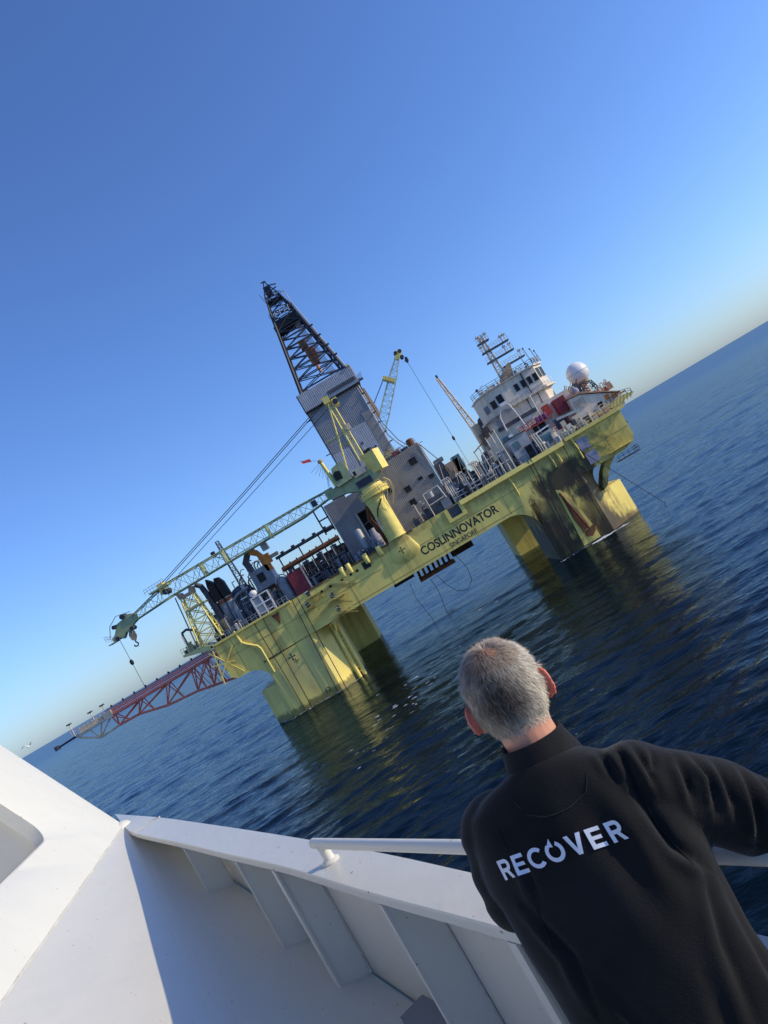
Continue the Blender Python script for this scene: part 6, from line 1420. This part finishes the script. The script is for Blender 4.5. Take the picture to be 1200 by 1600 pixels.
for x, z in ((24.8, 61.8), (23.6, 61.9), (24.6, 60.2)): MB().bar((x, 199.2, z), (x, 200.8, z), 0.5, 12).build('sheave', 'dark_steel', fc)
MB().prism([(25.2, 59.8), (24.7, 59.0), (25.2, 58.0), (25.7, 58.6), (25.7, 59.6)], 199.6, 200.4).build('hook_block', 'dark_steel', fc)
for y in (199.2, 200.8): MB().bar((17.4, y, 57.6), (4.0, y, 47.0), 0.06, 5).build('pendant_rope', 'cable', fc)
fw_ = thing('far_whip_line', 'thin hoist wire with small weight hanging right of the far crane', 'cable', (25.3, 200, 21))
MB().bar((25.2, 200, 60.0), (25.5, 200, 24.0), 0.05, 5).build('wire', 'cable', fw_); MB().sphere((25.4, 200, 35.0), (0.35, 0.35, 0.7), 8, 6).build('weight', 'black', fw_)
wb = thing('white_jib', 'slim cream lattice jib standing upright left of the bridge', 'jib', (28.6, 180, 28))
lattice(wb, [(27.6, 179.4, 33.6), (28.9, 179.4, 33.6), (28.9, 180.6, 33.6), (27.6, 180.6, 33.6)], [(26.5, 179.7, 47.6), (27.0, 179.7, 47.4), (27.0, 180.3, 47.4), (26.5, 180.3, 47.6)], 11, 0.12, 0.07, 'cream_boom', 'chord', 'lacing')
MB().box(26.6, 27.0, 179.7, 180.3, 47.4, 48.4).build('head', 'dark_steel', wb)
MB().box(27.6, 30.2, 178.6, 181.4, 26.0, 33.6).build('base_tower', 'cream_boom', wb); MB().box(28.0, 29.6, 178.5, 178.6, 28.0, 31.0).build('base_panel', 'tan', wb)
MB().lathe([(1.1, 0), (1.1, 2.0), (0.8, 2.6), (0.2, 2.9)], (30.4, 178.4, 31.6), 14).build('drum', 'dark_grey', wb, smooth=True); MB().box(29.0, 31.2, 177, 182, 20.05, 31.6).build('base', 'dark_grey', wb)

# ------------------------------------------------------------------ dense small machinery on the decks
def clutter(label, x0, x1, y0, y1, zlo, zhi, n, seed, mats=('dark_grey', 'mid_grey', 'black', 'pale_grey', 'dark_steel', 'dark_grey'), pm=('white_rig', 'pale_grey', 'dark_steel', 'mid_grey'), z0=20.05):
    r_ = random.Random(seed); t = thing('deck_machinery', label, 'machinery', ((x0+x1)/2, (y0+y1)/2, z0))
    for k in range(n):
        x = r_.uniform(x0, x1); y = r_.uniform(y0, y1); h = r_.uniform(zlo, zhi)*r_.uniform(0.55, 1.0); q = r_.random()
        if q < 0.42:
            ww = r_.uniform(0.3, 1.1); dd = r_.uniform(0.3, 1.0); ubox('unit', r_.choice(mats), t, x-ww/2, x+ww/2, y-dd/2, y+dd/2, z0, z0+h*0.8)
        elif q < 0.62:
            rr = r_.uniform(0.06, 0.13); MB().tube([(x, y, z0), (x, y, z0+h), (x+r_.uniform(-.2, .2), y, z0+h+0.3), (x+r_.choice((-.6, .6)), y, z0+h+0.25)], rr, 5).build('pipe', r_.choice(pm), t, fixn=False)
        elif q < 0.76:
            MB().bar((x, y, z0+h*0.6), (x+r_.uniform(0.8, 2.4), y, z0+h*0.6+r_.uniform(-.2, .2)), r_.uniform(0.05, 0.11), 5).build('pipe', r_.choice(pm), t, fixn=False)
        elif q < 0.88:
            rr = r_.uniform(0.25, 0.5); MB().lathe([(rr, 0), (rr, h*0.5), (rr*0.6, h*0.58)], (x, y, z0), 10).build('drum', r_.choice(mats), t, smooth=True)
        elif q < 0.96:
            ubox('frame', r_.choice(pm), t, x, x+0.09, y, y+0.09, z0, z0+h*1.1); ubox('frame', r_.choice(pm), t, x, x+r_.uniform(0.8, 1.6), y, y+0.08, z0+h, z0+h+0.09)
        else: ubox('lamp', 'white_clean', t, x, x+0.45, y, y+0.2, z0+h, z0+h+0.22)
    return t
clutter('dense dark machinery between boom rest and white control skid', -41.5, -32, 151.0, 155, 1.5, 4.5, 60, 1)
clutter('grey pumps and pipes between control skid and maroon container', -32, -23.5, 152.5, 157, 2.0, 6.0, 60, 2, mats=('mid_grey', 'pale_grey', 'dark_grey', 'lavender', 'rust'))
clutter('tall thin pipes and frames rising around the grey exhaust funnels', -41.5, -33.5, 153.5, 158, 4.0, 9.0, 40, 21, pm=('white_rig', 'pale_grey', 'dark_steel', 'rust'))
clutter('tall pipes and red frames around the generator housing', -33.5, -24, 154.5, 159, 5.0, 10.5, 46, 22, mats=('mid_grey', 'dark_grey', 'pale_grey'), pm=('white_rig', 'pale_grey', 'red', 'dark_steel', 'tan'))
clutter('dark low machinery packed under the long pipe rack', -23, -10.5, 151.5, 156, 1.5, 4.2, 75, 3, mats=('dark_grey', 'black', 'dark_steel', 'mid_grey'), pm=('dark_steel', 'mid_grey', 'dark_grey'))
clutter('small machinery around the foot of the crane pedestal', -9.5, -2.8, 151.2, 155, 1.0, 3.6, 26, 4)
clutter('dark pumps and white pipes in front of the grey house', 4.5, 13, 151.2, 155.5, 1.5, 4.0, 46, 5)
clutter('tangle of dark valves and white pipes along the right deck', 13, 22.5, 151.0, 156.5, 2.0, 5.4, 95, 6)
clutter('crowded dark equipment around the scaffolded tank', 21.5, 28.4, 152.0, 156.5, 2.0, 6.4, 55, 7)
clutter('crates and pipework on deck before the accommodation block', 33, 42.5, 151.2, 158.5, 1.4, 5.0, 70, 8, mats=('pale_grey', 'mid_grey', 'white_rig', 'dark_grey', 'teal', 'white_rig'), pm=('white_rig', 'cream_boom', 'dark_steel', 'red'))
clutter('mixed crates and rails at the right deck end', 42.5, 49.5, 151.2, 155.6, 1.0, 3.4, 40, 9, mats=('white_rig', 'tan', 'pale_grey', 'dark_grey', 'teal_roof'), pm=('white_rig', 'yellow_bright', 'cream_boom', 'dark_steel'))
clutter('tan and orange gear piled on the right deckhouse roof', 45.5, 53.5, 157.5, 162, 0.8, 2.6, 44, 10, mats=('tan', 'orange', 'cream_boom', 'teal_roof', 'dark_grey'), pm=('cream_boom', 'tan', 'red', 'white_rig'), z0=24.2)
clutter('vents and lamps scattered on the bridge roof', 31, 44, 162.2, 168, 0.5, 1.7, 34, 11, mats=('white_rig', 'cream_boom', 'pale_grey'), pm=('white_rig', 'pale_grey', 'dark_steel'), z0=37.1)
clutter('dark roof machinery on top of the grey house', 6.5, 12.6, 157.6, 160, 0.5, 1.6, 22, 12, mats=('dark_grey', 'maroon', 'mid_grey', 'rust'), z0=34.4)
def module(label, x0, x1, y0, y1, z1, m_, seed):
    r_ = random.Random(seed); t = thing('deck_module', label, 'module', ((x0+x1)/2, y0, 20)); n_ = max(2, int((x1-x0)/3.2)); st = (x1-x0)/n_
    for k in range(n_):
        zt = z1-r_.uniform(0, 1.6); MB().corr((x0+k*st+0.05, y0+0.2), (x0+(k+1)*st-0.05, y0+0.2), 20.05, zt, 0.4, 0.09).build('front_panel', r_.choice((m_, m_, 'dark_grey')), t)
        ubox('block', m_, t, x0+k*st+0.06, x0+(k+1)*st-0.06, y0+0.52, y1, 20.05, zt-0.03)
        if r_.random() < 0.6: ubox('door', 'black', t, x0+k*st+0.8, x0+k*st+1.8, y0+0.0, y0+0.1, 20.2, 22.4)
        ubox('roof_unit', 'mid_grey', t, x0+k*st+0.6, x0+k*st+1.9, y0+1, y0+2.4, zt, zt+0.7)
    return t
module('low dark module row behind the long pipe rack', -24.4, -10.8, 161.5, 170, 25.2, 'dark_grey', 31)
module('grey module row behind the left deck machinery', -41.0, -25.0, 162, 172, 26.5, 'mid_grey', 32)
module('dark module row behind the right deck vent pipes', 13.6, 28.2, 163, 173, 25.6, 'dark_grey', 33)
# ------------------------------------------------------------------ deck-edge railings
railing('deck_railing', [(-41.8, 149.6, 20.15), (-24.8, 149.6, 20.15)], 1.15, 'pale railing along the left deck edge above the left column', 'pale_grey', 1.0, 0.055)
railing('deck_railing', [(-19.2, 149.9, 20.05), (-3.2, 149.9, 20.05)], 1.15, 'dark railing along the deck edge below the pipe rack', 'dark_steel', 1.3, 0.05)
railing('deck_railing', [(2.0, 149.9, 20.05), (8.0, 149.9, 20.05)], 1.15, 'railing right of the crane pedestal base', 'dark_steel', 1.3, 0.05)
railing('deck_railing', [(13.8, 149.4, 20.1), (36.6, 149.4, 20.1)], 1.1, 'thin railing along the bright ledge above the hull name', 'dark_steel', 1.4, 0.045)
railing('deck_railing', [(37.4, 149.4, 20.3), (50.4, 149.4, 20.3)], 1.1, 'yellow railing along the right deck end', 'yellow_bright', 1.2, 0.05)
# ------------------------------------------------------------------ people and birds and foam
gl = thing('seagull', 'small white gull flying near the horizon at far left', 'bird', (-33.2, 60.0, 20.4))
def gp(x, y, z): return (-33.2+x, 60+y, 20.5+z)
mb = MB(); mb.sphere(gp(0, 0, 0), (0.09, 0.22, 0.09), 12, 8)
mb.build('body', 'gull', gl, smooth=True)
for s_ in (-1, 1):
    P = []
    for (u, zz_, c) in ((0.04, 0.03, 0.12), (0.25, 0.2, 0.13), (0.44, 0.21, 0.08), (0.66, 0.10, 0.02)):
        for dz in (0.014, -0.014): P += [gp(s_*u, 0.10+c*0.5, zz_+dz), gp(s_*u, 0.10-c, zz_+dz)]
    F = []
    for i in range(3):
        a = i*4; b_ = a+4; F += [(a, a+1, b_+1, b_), (a+2, b_+2, b_+3, a+3), (a, b_, b_+2, a+2), (a+1, a+3, b_+3, b_+1)]
    F += [(0, 2, 3, 1), (12, 13, 15, 14)]
    MB().add(P, F).build('wing', 'gull', gl)
# foam flecks and wash, lying on the moving surface
frnd = random.Random(21)
mb = MB()
def fleck(x, y, L_, W_, rot):
    n = 13; P = []; c = (x, y)
    for k in range(n):
        a = 2*math.pi*k/n; r = frnd.choice((0.35, 0.7, 1.0, 1.25))*frnd.uniform(0.8, 1.1); dx = math.cos(a)*L_*r; dy = math.sin(a)*W_*r
        xx = x + dx*math.cos(rot) - dy*math.sin(rot); yy = y + dx*math.sin(rot) + dy*math.cos(rot); P.append((xx, yy))
    Z_ = sea_height(np.array([p[0] for p in P]+[x]), np.array([p[1] for p in P]+[y]), np.full(n+1, 0.8))
    mb.add([(p[0], p[1], z+0.05) for p, z in zip(P, Z_[:-1])] + [(x, y, Z_[-1]+0.06)], [(k, (k+1) % n, n) for k in range(n)])
for (cx_, cy_, sx, sy, k, L_) in ((-12.5, 104, 6.5, 6, 14, 0.45), (-3.0, 113, 7.5, 5, 7, 0.45), (-15.5, 93, 2.5, 4, 8, 0.25), (5.0, 108, 9, 7, 5, 0.3), (9, 150, 7, 5, 5, 0.5), (-3, 124, 10, 6, 6, 0.4), (1.6, 171, 2.4, 2.0, 16, 0.6)):
    for _ in range(k): fleck(cx_+frnd.gauss(0, sx*0.5), cy_+frnd.gauss(0, sy*0.5), L_*frnd.uniform(0.3, 1.5), L_*frnd.uniform(0.15, 0.5), RAD(frnd.uniform(-15, 25)))
for k in range(70):
    t = frnd.random(); fleck(31.5+t*7.2+frnd.gauss(0, 0.3), 147.6+frnd.gauss(0, 0.45)+1.6*(t-0.5)**2, frnd.uniform(0.3, 0.9), frnd.uniform(0.15, 0.4), RAD(frnd.uniform(-20, 20)))
for k in range(60):
    t = frnd.random(); fleck(-38.6+t*18.5, 149.6+3.0*max(0, (t-0.78)/0.22)+3.2*max(0, (0.18-t)/0.18)-abs(frnd.gauss(0, 0.35)), frnd.uniform(0.2, 0.6), frnd.uniform(0.06, 0.18), RAD(frnd.uniform(-10, 10)))
for k in range(30): fleck(24.6+frnd.random()*7, 149.5-abs(frnd.gauss(0, 0.4)), frnd.uniform(0.2, 0.6), frnd.uniform(0.06, 0.2), RAD(frnd.uniform(-12, 12)))
fo = mb.build('foam', 'foam', None, fixn=False); tag(fo, 'white foam flecks on the water round the platform', 'foam', kind='stuff')
